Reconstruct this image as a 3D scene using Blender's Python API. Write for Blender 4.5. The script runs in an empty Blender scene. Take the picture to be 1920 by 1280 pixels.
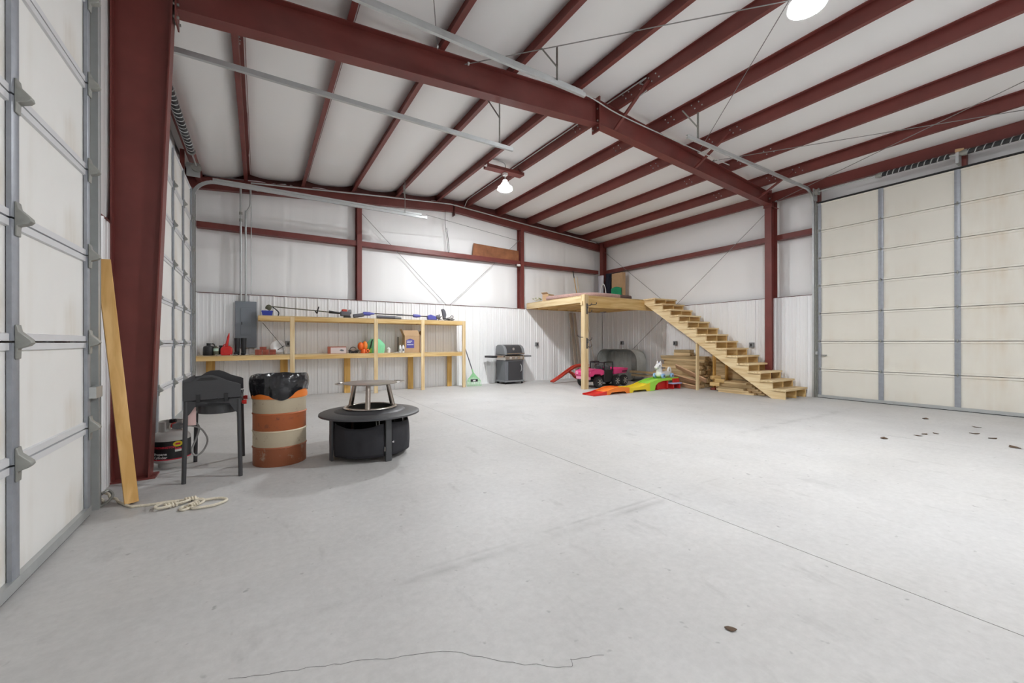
import bpy, bmesh, math, random
from mathutils import Vector, Matrix, Euler, noise as mnoise
random.seed(7)
scene = bpy.context.scene
C = scene.collection
PI = math.pi

# ------------------------------------------------------------------ camera
cam_d = bpy.data.cameras.new('camera')
cam = bpy.data.objects.new('camera', cam_d); C.objects.link(cam)
cam_d.sensor_width = 36.0
cam_d.lens = 36.0 * 760.4 / 1920.0
cam_d.shift_y = 0.8 / 1920.0
cam_d.clip_start = 0.02; cam_d.clip_end = 200
YAW = 0.5586
cam.matrix_world = (Matrix.Translation((0, 0, 1.2385)) @ Matrix.Rotation(-YAW, 4, 'Z')
                    @ Matrix.Rotation(PI / 2, 4, 'X') @ Matrix.Rotation(-0.0014, 4, 'Z'))
scene.camera = cam
cy = scene.cycles
cy.max_bounces = 8; cy.diffuse_bounces = 8; cy.glossy_bounces = 3; cy.transmission_bounces = 2; cy.caustics_reflective = False; cy.caustics_refractive = False
cy.adaptive_threshold = 0.15

# ------------------------------------------------------------------ world and exposure
w = bpy.data.worlds.new('world'); scene.world = w; w.use_nodes = True
w.node_tree.nodes['Background'].inputs[0].default_value = (0.75, 0.8, 0.9, 1)
w.node_tree.nodes['Background'].inputs[1].default_value = 0.3
vs = scene.view_settings
vs.view_transform = 'Standard'; vs.look = 'None'; vs.gamma = 1.0; vs.use_curve_mapping = False
vs.exposure = 0.76
LAMP_E = 620.0                       # radiance of each high-bay drop lens (the hall's main light)
LAMPS = [(4.74, 7.87, 4.69), (4.80, 1.93, 4.69), (4.74, -4.0, 4.69)]
LAMP_COL = (0.955, 0.98, 1.0)

# ------------------------------------------------------------------ mesh builder
class MB:
    def __init__(s): s.v = []; s.f = []; s.m = []
    def add(s, vs, fs, mi=0):
        b = len(s.v); s.v += [tuple(p) for p in vs]
        for f in fs: s.f.append([b + i for i in f]); s.m.append(mi)
        return s
    def box(s, x0, y0, z0, x1, y1, z1, mi=0):
        if x0 > x1: x0, x1 = x1, x0
        if y0 > y1: y0, y1 = y1, y0
        if z0 > z1: z0, z1 = z1, z0
        return s.add([(x0,y0,z0),(x1,y0,z0),(x1,y1,z0),(x0,y1,z0),(x0,y0,z1),(x1,y0,z1),(x1,y1,z1),(x0,y1,z1)],
                     [(0,3,2,1),(4,5,6,7),(0,1,5,4),(1,2,6,5),(2,3,7,6),(3,0,4,7)], mi)
    def cbox(s, c, sz, mi=0):
        return s.box(c[0]-sz[0]/2,c[1]-sz[1]/2,c[2]-sz[2]/2,c[0]+sz[0]/2,c[1]+sz[1]/2,c[2]+sz[2]/2,mi)
    def beam(s, p0, p1, w, h, up=(0,0,1), mi=0):
        p0, p1 = Vector(p0), Vector(p1); d = (p1-p0).normalized()
        sd = d.cross(Vector(up))
        if sd.length < 1e-5: sd = d.cross(Vector((1,0,0)))
        sd.normalize(); u = sd.cross(d).normalized()
        vs = []
        for p in (p0, p1):
            for a, b in ((-1,-1),(1,-1),(1,1),(-1,1)): vs.append(p + sd*a*w/2 + u*b*h/2)
        return s.add(vs, [(3,2,1,0),(4,5,6,7),(0,1,5,4),(1,2,6,5),(2,3,7,6),(3,0,4,7)], mi)
    def frames(s, pts, closed=False, up=(0,0,1)):
        n = len(pts); out = []; prev = None
        for i in range(n):
            if closed: t = pts[(i+1) % n] - pts[i-1]
            else: t = pts[min(i+1,n-1)] - pts[max(i-1,0)]
            if t.length < 1e-9: t = Vector((0,0,1))
            t.normalize()
            if prev is None:
                a = Vector(up).cross(t)
                if a.length < 1e-3: a = Vector((1,0,0)).cross(t)
                a.normalize()
            else:
                a = prev - t * prev.dot(t)
                if a.length < 1e-6: a = Vector((1,0,0)).cross(t)
                a.normalize()
            prev = a; out.append((a, t.cross(a).normalized()))
        return out
    def sweep(s, pts, sec, closed=False, caps=True, mi=0, up=(0,0,1)):
        pts = [Vector(p) for p in pts]; fr = s.frames(pts, closed, up); k = len(sec); b = len(s.v)
        for p, (a, c) in zip(pts, fr):
            for (x, y) in sec: s.v.append(tuple(p + a*x + c*y))
        n = len(pts)
        for i in range(n if closed else n-1):
            j = (i+1) % n
            for q in range(k):
                r = (q+1) % k
                s.f.append([b+i*k+q, b+i*k+r, b+j*k+r, b+j*k+q]); s.m.append(mi)
        if caps and not closed:
            s.f.append([b+q for q in reversed(range(k))]); s.m.append(mi)
            s.f.append([b+(n-1)*k+q for q in range(k)]); s.m.append(mi)
        return s
    def tube(s, pts, r, n=8, closed=False, mi=0):
        if isinstance(r, (int, float)):
            return s.sweep(pts, [(r*math.cos(2*PI*i/n), r*math.sin(2*PI*i/n)) for i in range(n)], closed, True, mi)
        pts = [Vector(p) for p in pts]; fr = s.frames(pts, closed); b = len(s.v)
        for p, (a, c), rr in zip(pts, fr, r):
            for i in range(n): s.v.append(tuple(p + a*rr*math.cos(2*PI*i/n) + c*rr*math.sin(2*PI*i/n)))
        for i in range(len(pts)-1):
            for q in range(n):
                t = (q+1) % n
                s.f.append([b+i*n+q, b+i*n+t, b+(i+1)*n+t, b+(i+1)*n+q]); s.m.append(mi)
        s.f.append([b+q for q in reversed(range(n))]); s.m.append(mi)
        s.f.append([b+(len(pts)-1)*n+q for q in range(n)]); s.m.append(mi)
        return s
    def lathe(s, prof, n=24, c=(0,0,0), axis='z', mi=0, sx=1.0, sy=1.0, a0=0.0, a1=2*PI, caps=True):
        full = abs(a1-a0-2*PI) < 1e-6; m = n if full else n+1; b = len(s.v)
        for (r, h) in prof:
            for i in range(m):
                a = a0 + (a1-a0)*i/n; x, y = r*math.cos(a)*sx, r*math.sin(a)*sy
                p = (x,y,h) if axis == 'z' else (h,x,y) if axis == 'x' else (y,h,x)
                s.v.append((c[0]+p[0], c[1]+p[1], c[2]+p[2]))
        for k in range(len(prof)-1):
            for i in range(n):
                j = (i+1) % m
                s.f.append([b+k*m+i, b+k*m+j, b+(k+1)*m+j, b+(k+1)*m+i]); s.m.append(mi)
        if full and caps and prof[0] != prof[-1]:
            if prof[0][0] > 1e-6: s.f.append([b+i for i in reversed(range(m))]); s.m.append(mi)
            if prof[-1][0] > 1e-6: s.f.append([b+(len(prof)-1)*m+i for i in range(m)]); s.m.append(mi)
        return s
    def prism(s, poly, h0, h1, axis='y', mi=0):
        # polygon points in the two other axes: y -> (x,z), x -> (y,z), z -> (x,y)
        k = len(poly); b = len(s.v)
        for h in (h0, h1):
            for (p, q) in poly:
                s.v.append((p,h,q) if axis == 'y' else (h,p,q) if axis == 'x' else (p,q,h))
        for i in range(k):
            j = (i+1) % k; s.f.append([b+i, b+j, b+k+j, b+k+i]); s.m.append(mi)
        s.f.append([b+i for i in reversed(range(k))]); s.m.append(mi)
        s.f.append([b+k+i for i in range(k)]); s.m.append(mi)
        return s
    def grid(s, fn, nu, nv, mi=0, closed_u=False):
        b = len(s.v); m = nu if closed_u else nu+1
        for j in range(nv+1):
            for i in range(m): s.v.append(tuple(fn(i/nu, j/nv)))
        for j in range(nv):
            for i in range(nu):
                i2 = (i+1) % m
                s.f.append([b+j*m+i, b+j*m+i2, b+(j+1)*m+i2, b+(j+1)*m+i]); s.m.append(mi)
        return s
    def ball(s, c, r, n=16, mi=0, sx=1, sy=1, sz=1):
        k = n//2; b = len(s.v)
        for j in range(k+1):
            t = PI*j/k
            for i in range(n):
                a = 2*PI*i/n
                s.v.append((c[0]+r*sx*math.sin(t)*math.cos(a), c[1]+r*sy*math.sin(t)*math.sin(a), c[2]-r*sz*math.cos(t)))
        for j in range(k):
            for i in range(n):
                q = (i+1) % n
                s.f.append([b+j*n+i, b+j*n+q, b+(j+1)*n+q, b+(j+1)*n+i]); s.m.append(mi)
        return s
    def xf(s, M):
        s.v = [tuple(M @ Vector(p)) for p in s.v]; return s
    def mesh(s, name):
        me = bpy.data.meshes.new(name); me.from_pydata(s.v, [], s.f)
        bm = bmesh.new(); bm.from_mesh(me)
        bmesh.ops.remove_doubles(bm, verts=bm.verts, dist=1e-6)
        bmesh.ops.recalc_face_normals(bm, faces=bm.faces)
        bm.to_mesh(me); bm.free()
        return me
    def build(s, name, mats, parent=None, bev=0, seg=2, angle=38, smooth=True, label=None, sub=0, solid=0):
        me = bpy.data.meshes.new(name); me.from_pydata(s.v, [], s.f)
        for m in (mats if isinstance(mats, (list, tuple)) else [mats]): me.materials.append(m)
        for p, mi in zip(me.polygons, s.m): p.material_index = mi
        bm = bmesh.new(); bm.from_mesh(me)
        bmesh.ops.remove_doubles(bm, verts=bm.verts, dist=1e-6)
        bmesh.ops.recalc_face_normals(bm, faces=bm.faces)
        bm.to_mesh(me); bm.free()
        if smooth:
            me.shade_smooth(); me.set_sharp_from_angle(angle=math.radians(angle))
        o = bpy.data.objects.new(name, me); C.objects.link(o)
        if parent is not None: o.parent = parent
        if solid:
            md = o.modifiers.new('solid', 'SOLIDIFY'); md.thickness = solid; md.offset = 0
        if bev:
            md = o.modifiers.new('bevel', 'BEVEL'); md.width = bev; md.segments = seg; md.limit_method = 'ANGLE'; md.angle_limit = math.radians(40)
            md.harden_normals = False
        if sub:
            md = o.modifiers.new('sub', 'SUBSURF'); md.levels = sub; md.render_levels = sub
        if label: o['label'] = label
        return o

def tag(o, label, cat, group=None, kind=None):
    o['label'] = label; o['category'] = cat
    if group: o['group'] = group
    if kind: o['kind'] = kind
    return o
def thing(name, label, cat, loc=(0,0,0), rz=0.0, group=None, kind=None, rot=None):
    o = bpy.data.objects.new(name, None); C.objects.link(o); o.empty_display_size = 0.1
    o.location = loc; o.rotation_euler = rot if rot else (0,0,rz)
    return tag(o, label, cat, group, kind)
def share(src, name, parent, loc=(0,0,0), rot=(0,0,0), scale=(1,1,1)):
    o = src.copy(); o.name = name; C.objects.link(o)
    o.parent = parent; o.location = loc; o.rotation_euler = rot; o.scale = scale
    return o
def arc(cx, cy, r, a0, a1, n): return [(cx+r*math.cos(a0+(a1-a0)*i/n), cy+r*math.sin(a0+(a1-a0)*i/n)) for i in range(n+1)]
def smooth_path(pts, n=8, closed=False):
    P = [Vector(p) for p in pts]; out = []; k = len(P)
    for i in range(k if closed else k-1):
        if closed: p0,p1,p2,p3 = P[i-1],P[i],P[(i+1)%k],P[(i+2)%k]
        else: p0,p1,p2,p3 = P[max(i-1,0)],P[i],P[i+1],P[min(i+2,k-1)]
        for j in range(n):
            t = j/n
            out.append(0.5*((2*p1)+(-p0+p2)*t+(2*p0-5*p1+4*p2-p3)*t*t+(-p0+3*p1-3*p2+p3)*t**3))
    if not closed: out.append(P[-1])
    return out

# ------------------------------------------------------------------ materials
def mat(name, col, rough=0.5, metal=0.0, coat=0.0, spec=0.5, noise=0.0, nscale=6.0, bump=0.0, bscale=40.0, emit=None, stretch=(1,1,1), rnd=0.0, col2=None, trans=0.0, alpha=1.0, sheen=0.0):
    m = bpy.data.materials.new(name); m.use_nodes = True; nt = m.node_tree; N = nt.nodes; L = nt.links
    p = N['Principled BSDF']
    p.inputs['Base Color'].default_value = (*col, 1); p.inputs['Roughness'].default_value = rough; p.inputs['Metallic'].default_value = metal
    p.inputs['Specular IOR Level'].default_value = spec
    if coat: p.inputs['Coat Weight'].default_value = coat; p.inputs['Coat Roughness'].default_value = 0.15
    if trans: p.inputs['Transmission Weight'].default_value = trans
    if alpha < 1: p.inputs['Alpha'].default_value = alpha
    if sheen: p.inputs['Sheen Weight'].default_value = sheen
    if emit:
        p.inputs['Emission Color'].default_value = (*emit[0], 1); p.inputs['Emission Strength'].default_value = emit[1]
    tc = None
    def coords():
        nonlocal tc
        if tc is None:
            t = N.new('ShaderNodeTexCoord'); tc = N.new('ShaderNodeMapping'); tc.inputs['Scale'].default_value = stretch
            L.new(t.outputs['Object'], tc.inputs['Vector'])
        return tc.outputs['Vector']
    last = None
    if noise or col2:
        nz = N.new('ShaderNodeTexNoise'); nz.inputs['Scale'].default_value = nscale; nz.inputs['Detail'].default_value = 3; nz.inputs['Roughness'].default_value = 0.6
        L.new(coords(), nz.inputs['Vector'])
        mr = N.new('ShaderNodeMapRange'); mr.inputs['From Min'].default_value = 0.3; mr.inputs['From Max'].default_value = 0.7
        L.new(nz.outputs['Fac'], mr.inputs['Value'])
        mx = N.new('ShaderNodeMix'); mx.data_type = 'RGBA'
        a = tuple(min(1, c*(1-noise)) for c in col); b = tuple(min(1, c*(1+noise)) for c in col)
        if col2: a, b = col, col2
        mx.inputs['A'].default_value = (*a, 1); mx.inputs['B'].default_value = (*b, 1)
        L.new(mr.outputs[0], mx.inputs['Factor']); last = mx.outputs['Result']
    if rnd:
        oi = N.new('ShaderNodeObjectInfo'); mr = N.new('ShaderNodeMapRange'); mr.inputs['To Min'].default_value = 1-rnd; mr.inputs['To Max'].default_value = 1+rnd
        L.new(oi.outputs['Random'], mr.inputs['Value'])
        hs = N.new('ShaderNodeHueSaturation'); L.new(mr.outputs[0], hs.inputs['Value'])
        if last: L.new(last, hs.inputs['Color'])
        else: hs.inputs['Color'].default_value = (*col, 1)
        last = hs.outputs['Color']
    if last: L.new(last, p.inputs['Base Color'])
    if bump:
        nb = N.new('ShaderNodeTexNoise'); nb.inputs['Scale'].default_value = bscale; nb.inputs['Detail'].default_value = 2
        L.new(coords(), nb.inputs['Vector'])
        bp = N.new('ShaderNodeBump'); bp.inputs['Strength'].default_value = bump; bp.inputs['Distance'].default_value = 0.02
        L.new(nb.outputs['Fac'], bp.inputs['Height']); L.new(bp.outputs['Normal'], p.inputs['Normal'])
    return m

def wood(name, stretch, light=(0.76,0.55,0.26), dark=(0.60,0.38,0.14), rough=0.62, rnd=0.10):
    m = bpy.data.materials.new(name); m.use_nodes = True; nt = m.node_tree; N = nt.nodes; L = nt.links; p = N['Principled BSDF']
    p.inputs['Roughness'].default_value = rough; p.inputs['Specular IOR Level'].default_value = 0.25
    tc = N.new('ShaderNodeTexCoord'); oi = N.new('ShaderNodeObjectInfo')
    ad = N.new('ShaderNodeVectorMath'); ad.operation = 'MULTIPLY_ADD'
    cb = N.new('ShaderNodeCombineXYZ'); mu = N.new('ShaderNodeMath'); mu.operation = 'MULTIPLY'; mu.inputs[1].default_value = 37.0
    L.new(oi.outputs['Random'], mu.inputs[0])
    for k in range(3): L.new(mu.outputs[0], cb.inputs[k])
    ad.inputs[1].default_value = stretch
    L.new(tc.outputs['Object'], ad.inputs[0]); L.new(cb.outputs[0], ad.inputs[2])
    n1 = N.new('ShaderNodeTexNoise'); n1.inputs['Scale'].default_value = 1.0; n1.inputs['Detail'].default_value = 3; n1.inputs['Distortion'].default_value = 0.6
    L.new(ad.outputs[0], n1.inputs['Vector'])
    r = N.new('ShaderNodeValToRGB'); r.color_ramp.elements[0].position = 0.35; r.color_ramp.elements[0].color = (*dark, 1)
    r.color_ramp.elements[1].position = 0.62; r.color_ramp.elements[1].color = (*light, 1)
    L.new(n1.outputs['Fac'], r.inputs['Fac'])
    # knots
    vo = N.new('ShaderNodeTexVoronoi'); vo.inputs['Scale'].default_value = 0.22; L.new(ad.outputs[0], vo.inputs['Vector'])
    kr = N.new('ShaderNodeMapRange'); kr.inputs['From Min'].default_value = 0.03; kr.inputs['From Max'].default_value = 0.10; L.new(vo.outputs['Distance'], kr.inputs['Value'])
    mx = N.new('ShaderNodeMix'); mx.data_type = 'RGBA'; mx.inputs['A'].default_value = (0.16,0.07,0.03,1)
    L.new(kr.outputs[0], mx.inputs['Factor']); L.new(r.outputs['Color'], mx.inputs['B'])
    hs = N.new('ShaderNodeHueSaturation'); mr = N.new('ShaderNodeMapRange'); mr.inputs['To Min'].default_value = 1-rnd; mr.inputs['To Max'].default_value = 1+rnd
    L.new(oi.outputs['Random'], mr.inputs['Value']); L.new(mr.outputs[0], hs.inputs['Value']); L.new(mx.outputs['Result'], hs.inputs['Color'])
    L.new(hs.outputs['Color'], p.inputs['Base Color'])
    return m

M = {}
M['red_oxide'] = mat('red_oxide_paint', (0.178,0.042,0.035), 0.46, noise=0.13, nscale=2.5)
M['red_dark'] = mat('red_oxide_primer', (0.13,0.036,0.031), 0.5, noise=0.15, nscale=3)
M['vinyl'] = mat('white_vinyl_facing', (0.89,0.888,0.885), 0.55, spec=0.25, bump=0.14, bscale=5, stretch=(1,1,0.25))
M['vinyl_roof'] = mat('white_vinyl_roof_facing', (0.88,0.877,0.873), 0.5, bump=0.10, bscale=4, stretch=(0.5,1.6,1))
M['panel_white'] = mat('white_painted_steel', (0.85,0.855,0.86), 0.38)
M['trim_white'] = mat('white_trim_paint', (0.80,0.80,0.80), 0.35)
M['galv'] = mat('galvanised_steel', (0.52,0.54,0.54), 0.42, metal=0.6, noise=0.05, nscale=10)
M['galv_dull'] = mat('dull_galvanised_steel', (0.33,0.335,0.31), 0.5, metal=0.4, noise=0.10, nscale=20)
M['stile'] = mat('grey_door_stile', (0.33,0.35,0.385), 0.42, metal=0.35, noise=0.08, nscale=14)
M['dark_gap'] = mat('black_rubber_seal', (0.03,0.03,0.03), 0.8)
M['black'] = mat('black_plastic', (0.018,0.018,0.020), 0.45)
M['black_metal'] = mat('black_painted_steel', (0.052,0.052,0.056), 0.48)
M['black_gloss'] = mat('glossy_black_film', (0.012,0.012,0.015), 0.22, bump=0.9, bscale=11, coat=0.3)
M['fabric_black'] = mat('black_fabric', (0.022,0.022,0.027), 0.75, bump=0.35, bscale=7)
M['grey_metal'] = mat('grey_painted_steel', (0.16,0.17,0.185), 0.45)
M['grey_box'] = mat('grey_electrical_box', (0.22,0.23,0.24), 0.5)
M['panel_grey'] = mat('breaker_panel_grey', (0.20,0.225,0.255), 0.45)
M['steel'] = mat('brushed_stainless_steel', (0.62,0.58,0.53), 0.24, metal=1.0, noise=0.05, nscale=30)
M['steel_dark'] = mat('heat_tinted_steel', (0.40,0.35,0.31), 0.28, metal=1.0)
M['steel_mirror'] = mat('polished_steel', (0.60,0.57,0.53), 0.12, metal=1.0)
M['chrome'] = mat('chrome', (0.80,0.80,0.80), 0.28, metal=0.85)
M['rail'] = mat('grey_white_door_rail', (0.68,0.685,0.70), 0.42)
M['charcoal'] = mat('charcoal_painted_steel', (0.065,0.066,0.070), 0.45)
M['housing_glow'] = mat('glowing_lamp_housing', (0.9,0.9,0.9), 0.4, emit=(LAMP_COL, 1.5))  # lamp housing with an added glow as uplight for the ceiling
M['pit_steel'] = mat('dark_pit_steel', (0.05,0.045,0.04), 0.55, metal=0.4)  # dark steel for the inside of the fire pit
M['wood_x'] = wood('pine_along_x', (1.2,16,16)); M['wood_y'] = wood('pine_along_y', (16,1.2,16)); M['wood_z'] = wood('pine_along_z', (16,16,1.2), (0.72,0.46,0.15), (0.56,0.32,0.09))
M['wood_pale_x'] = wood('pale_pine_along_x', (1.2,16,16), (0.80,0.65,0.40),(0.64,0.46,0.24)); M['wood_pale_y'] = wood('pale_pine_along_y', (16,1.2,16), (0.80,0.65,0.40),(0.64,0.46,0.24)); M['wood_pale_z'] = wood('pale_pine_along_z', (16,16,1.2), (0.80,0.65,0.40),(0.64,0.46,0.24))
M['lumber_y'] = wood('stacked_lumber', (18,1.0,18), (0.62,0.47,0.27),(0.42,0.29,0.14), rnd=0.24)
M['osb_x'] = wood('plywood_sheet', (3,22,22), (0.66,0.50,0.29),(0.50,0.35,0.18))
M['hardboard'] = mat('brown_hardboard', (0.27,0.105,0.045), 0.6, noise=0.3, nscale=4)
M['white_plastic'] = mat('white_plastic', (0.80,0.80,0.79), 0.4)
M['paper'] = mat('white_paper', (0.78,0.77,0.74), 0.8)
M['red'] = mat('red_plastic', (0.62,0.025,0.02), 0.38)
M['red_dull'] = mat('dull_red_plastic', (0.48,0.05,0.03), 0.45)
M['orange'] = mat('orange_plastic', (0.85,0.22,0.03), 0.4)
M['orange_deep'] = mat('deep_orange_plastic', (0.80,0.14,0.02), 0.4)
M['green_bright'] = mat('light_green_fabric', (0.25,0.68,0.38), 0.6, bump=0.3, bscale=14)
M['lime'] = mat('lime_green_plastic', (0.36,0.75,0.08), 0.4)
M['yellow'] = mat('yellow_plastic', (0.86,0.66,0.03), 0.4)
M['rake_green'] = mat('mint_green_plastic', (0.30,0.62,0.32), 0.45)
M['pink'] = mat('hot_pink_plastic', (0.78,0.055,0.24), 0.3, coat=0.3)
M['pink_light'] = mat('light_pink_plastic', (0.85,0.35,0.52), 0.3)
M['blue'] = mat('royal_blue_plastic', (0.035,0.06,0.42), 0.4)
M['blue_tool'] = mat('violet_blue_plastic', (0.09,0.10,0.42), 0.4)
M['blue_light'] = mat('light_blue_plastic', (0.30,0.50,0.80), 0.4)
M['lavender'] = mat('lavender_plastic', (0.48,0.50,0.75), 0.4)
M['tyre'] = mat('black_rubber', (0.02,0.02,0.02), 0.75, bump=0.4, bscale=40)
M['brick'] = mat('red_clay_brick', (0.33,0.085,0.055), 0.85, noise=0.25, nscale=14, bump=0.3, bscale=30, rnd=0.15)
M['cardboard'] = mat('brown_cardboard', (0.52,0.34,0.19), 0.8, noise=0.06, nscale=6)
M['rope'] = mat('cream_rope', (0.74,0.68,0.55), 0.85, bump=0.5, bscale=60)
M['lens'] = mat('lit_led_lens', (1,1,1), 0.4, emit=(LAMP_COL, LAMP_E))
M['tank'] = mat('galvanised_tank', (0.56,0.58,0.56), 0.45, metal=0.2, noise=0.10, nscale=6)
M['carpet'] = mat('pinkish_brown_carpet', (0.42,0.27,0.24), 0.95, noise=0.15, nscale=30)
M['carpet_dark'] = mat('dark_brown_carpet', (0.13,0.085,0.075), 0.95, noise=0.2, nscale=30)
M['leaf'] = mat('dry_leaf', (0.10,0.06,0.035), 0.8)
M['wire'] = mat('steel_wire', (0.22,0.22,0.22), 0.5, metal=0.6)
M['rod'] = mat('steel_rod', (0.28,0.275,0.27), 0.5, metal=0.5)
M['tan_label'] = mat('pink_paper_tag', (0.72,0.50,0.47), 0.8)
M['print_purple'] = mat('purple_print', (0.10,0.085,0.34), 0.7)
M['print_white'] = mat('white_print', (0.85,0.85,0.85), 0.6)
M['print_red'] = mat('red_print', (0.62,0.03,0.06), 0.6)
M['print_yellow'] = mat('yellow_print', (0.80,0.66,0.03), 0.6)
M['print_black'] = mat('black_print', (0.015,0.015,0.017), 0.45)
M['grey_hose'] = mat('grey_braided_hose', (0.33,0.33,0.32), 0.55)
M['cyl_paint'] = mat('light_grey_cylinder_paint', (0.62,0.61,0.59), 0.35)
M['grey_plastic'] = mat('grey_plastic', (0.11,0.11,0.13), 0.5)
M['olive'] = mat('olive_metal', (0.10,0.10,0.06), 0.5)
M['green_cloth'] = mat('green_cloth', (0.02,0.30,0.14), 0.85)
M['navy'] = mat('navy_cloth', (0.012,0.014,0.028), 0.9)
M['clear_bag'] = mat('pale_grey_plastic_bag', (0.50,0.50,0.56), 0.25)
M['plant'] = mat('pale_green_leaves', (0.40,0.42,0.22), 0.7)

# concrete
def concrete():
    m = bpy.data.materials.new('polished_concrete'); m.use_nodes = True; nt = m.node_tree; N = nt.nodes; L = nt.links; p = N['Principled BSDF']
    tc = N.new('ShaderNodeTexCoord')
    def nz(scale, detail=6, rough=0.6, stretch=None, rot=0):
        n = N.new('ShaderNodeTexNoise'); n.inputs['Scale'].default_value = scale; n.inputs['Detail'].default_value = detail; n.inputs['Roughness'].default_value = rough
        if stretch:
            mp = N.new('ShaderNodeMapping'); mp.inputs['Scale'].default_value = stretch; mp.inputs['Rotation'].default_value = (0,0,rot); L.new(tc.outputs['Object'], mp.inputs['Vector']); L.new(mp.outputs[0], n.inputs['Vector'])
        else: L.new(tc.outputs['Object'], n.inputs['Vector'])
        return n.outputs['Fac']
    def rng(v, a, b, lo, hi):
        r = N.new('ShaderNodeMapRange'); r.inputs['From Min'].default_value = a; r.inputs['From Max'].default_value = b; r.inputs['To Min'].default_value = lo; r.inputs['To Max'].default_value = hi
        L.new(v, r.inputs['Value']); return r.outputs[0]
    def mul(a, b):
        q = N.new('ShaderNodeMath'); q.operation = 'MULTIPLY'; L.new(a, q.inputs[0]); L.new(b, q.inputs[1]); return q.outputs[0]
    v = rng(nz(0.9, 5, 0.65), 0.3, 0.7, 0.90, 1.06)
    v = mul(v, rng(nz(22, 3, 0.7), 0.3, 0.7, 0.94, 1.06))
    v = mul(v, rng(nz(5.0, 4, 0.65, (1,0.35,1), -0.5), 0.60, 0.76, 1.0, 0.80))      # scuffs
    v = mul(v, rng(nz(13.0, 2, 0.6), 0.69, 0.76, 1.0, 0.66))                          # small dark spots
    # tyre marks: soft dark bands running in from the side doors
    sx = N.new('ShaderNodeSeparateXYZ'); L.new(tc.outputs['Object'], sx.inputs[0])
    patch = rng(nz(3.0, 3), 0.42, 0.60, 0.0, 1.0)
    for (y0, wid, xa, xb) in ((2.06, 0.05, 0.2, 3.2), (2.13, 0.025, 0.9, 3.4), (3.02, 0.10, 5.6, 9.2)):
        sb = N.new('ShaderNodeMath'); sb.operation = 'SUBTRACT'; sb.inputs[1].default_value = y0; L.new(sx.outputs['Y'], sb.inputs[0])
        ab = N.new('ShaderNodeMath'); ab.operation = 'ABSOLUTE'; L.new(sb.outputs[0], ab.inputs[0])
        k = mul(mul(rng(ab.outputs[0], 0.0, wid, 1.0, 0.0), patch), mul(rng(sx.outputs['X'], xa-0.4, xa+0.3, 0.0, 1.0), rng(sx.outputs['X'], xb-0.5, xb+0.4, 1.0, 0.0)))
        v = mul(v, rng(k, 0, 1, 1.0, 0.78))
    mx = N.new('ShaderNodeMix'); mx.data_type = 'RGBA'; mx.inputs['A'].default_value = (0.520,0.511,0.496,1); mx.inputs['B'].default_value = (0.545,0.542,0.537,1)
    L.new(rng(nz(0.4, 2), 0.35, 0.65, 0, 1), mx.inputs['Factor'])
    hs = N.new('ShaderNodeHueSaturation'); L.new(v, hs.inputs['Value']); L.new(mx.outputs['Result'], hs.inputs['Color'])
    L.new(hs.outputs['Color'], p.inputs['Base Color'])
    p.inputs['Roughness'].default_value = 0.5
    p.inputs['Specular IOR Level'].default_value = 0.35
    bp = N.new('ShaderNodeBump'); bp.inputs['Strength'].default_value = 0.12; bp.inputs['Distance'].default_value = 0.01
    L.new(nz(14, 3, 0.65), bp.inputs['Height']); L.new(bp.outputs['Normal'], p.inputs['Normal'])
    return m
M['concrete'] = concrete()

# cream door skin with rusty, rain-streaked stains
def door_skin(name, base, stain):
    m = bpy.data.materials.new(name); m.use_nodes = True; nt = m.node_tree; N = nt.nodes; L = nt.links; p = N['Principled BSDF']
    p.inputs['Roughness'].default_value = 0.5; p.inputs['Specular IOR Level'].default_value = 0.3
    tc = N.new('ShaderNodeTexCoord')
    def nz(scale, stretch, detail=5):
        mp = N.new('ShaderNodeMapping'); mp.inputs['Scale'].default_value = stretch; L.new(tc.outputs['Object'], mp.inputs['Vector'])
        n = N.new('ShaderNodeTexNoise'); n.inputs['Scale'].default_value = scale; n.inputs['Detail'].default_value = detail; L.new(mp.outputs[0], n.inputs['Vector']); return n.outputs['Fac']
    def rng(v, a, b, lo, hi):
        r = N.new('ShaderNodeMapRange'); r.inputs['From Min'].default_value = a; r.inputs['From Max'].default_value = b; r.inputs['To Min'].default_value = lo; r.inputs['To Max'].default_value = hi
        L.new(v, r.inputs['Value']); return r.outputs[0]
    q = N.new('ShaderNodeMath'); q.operation = 'MULTIPLY'
    L.new(rng(nz(1.0, (1,1,1), 3), 0.46, 0.64, 0, 1), q.inputs[0]); L.new(rng(nz(7.0, (1,1,0.12)), 0.40, 0.75, 0, 1), q.inputs[1])
    mx = N.new('ShaderNodeMix'); mx.data_type = 'RGBA'; mx.inputs['A'].default_value = (*base, 1); mx.inputs['B'].default_value = (*stain, 1)
    L.new(q.outputs[0], mx.inputs['Factor'])
    hs = N.new('ShaderNodeHueSaturation'); L.new(mx.outputs['Result'], hs.inputs['Color']); L.new(rng(nz(0.8, (1,1,1), 4), 0.3, 0.7, 0.96, 1.03), hs.inputs['Value'])
    L.new(hs.outputs['Color'], p.inputs['Base Color'])
    bp = N.new('ShaderNodeBump'); bp.inputs['Strength'].default_value = 0.05; bp.inputs['Distance'].default_value = 0.02
    L.new(nz(3.0, (1,1,1), 2), bp.inputs['Height']); L.new(bp.outputs['Normal'], p.inputs['Normal'])
    return m
M['door_white'] = door_skin('white_door_skin', (0.84,0.835,0.81), (0.55,0.47,0.35))
M['door_cream'] = door_skin('cream_door_skin', (0.76,0.735,0.66), (0.67,0.60,0.49))

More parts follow.
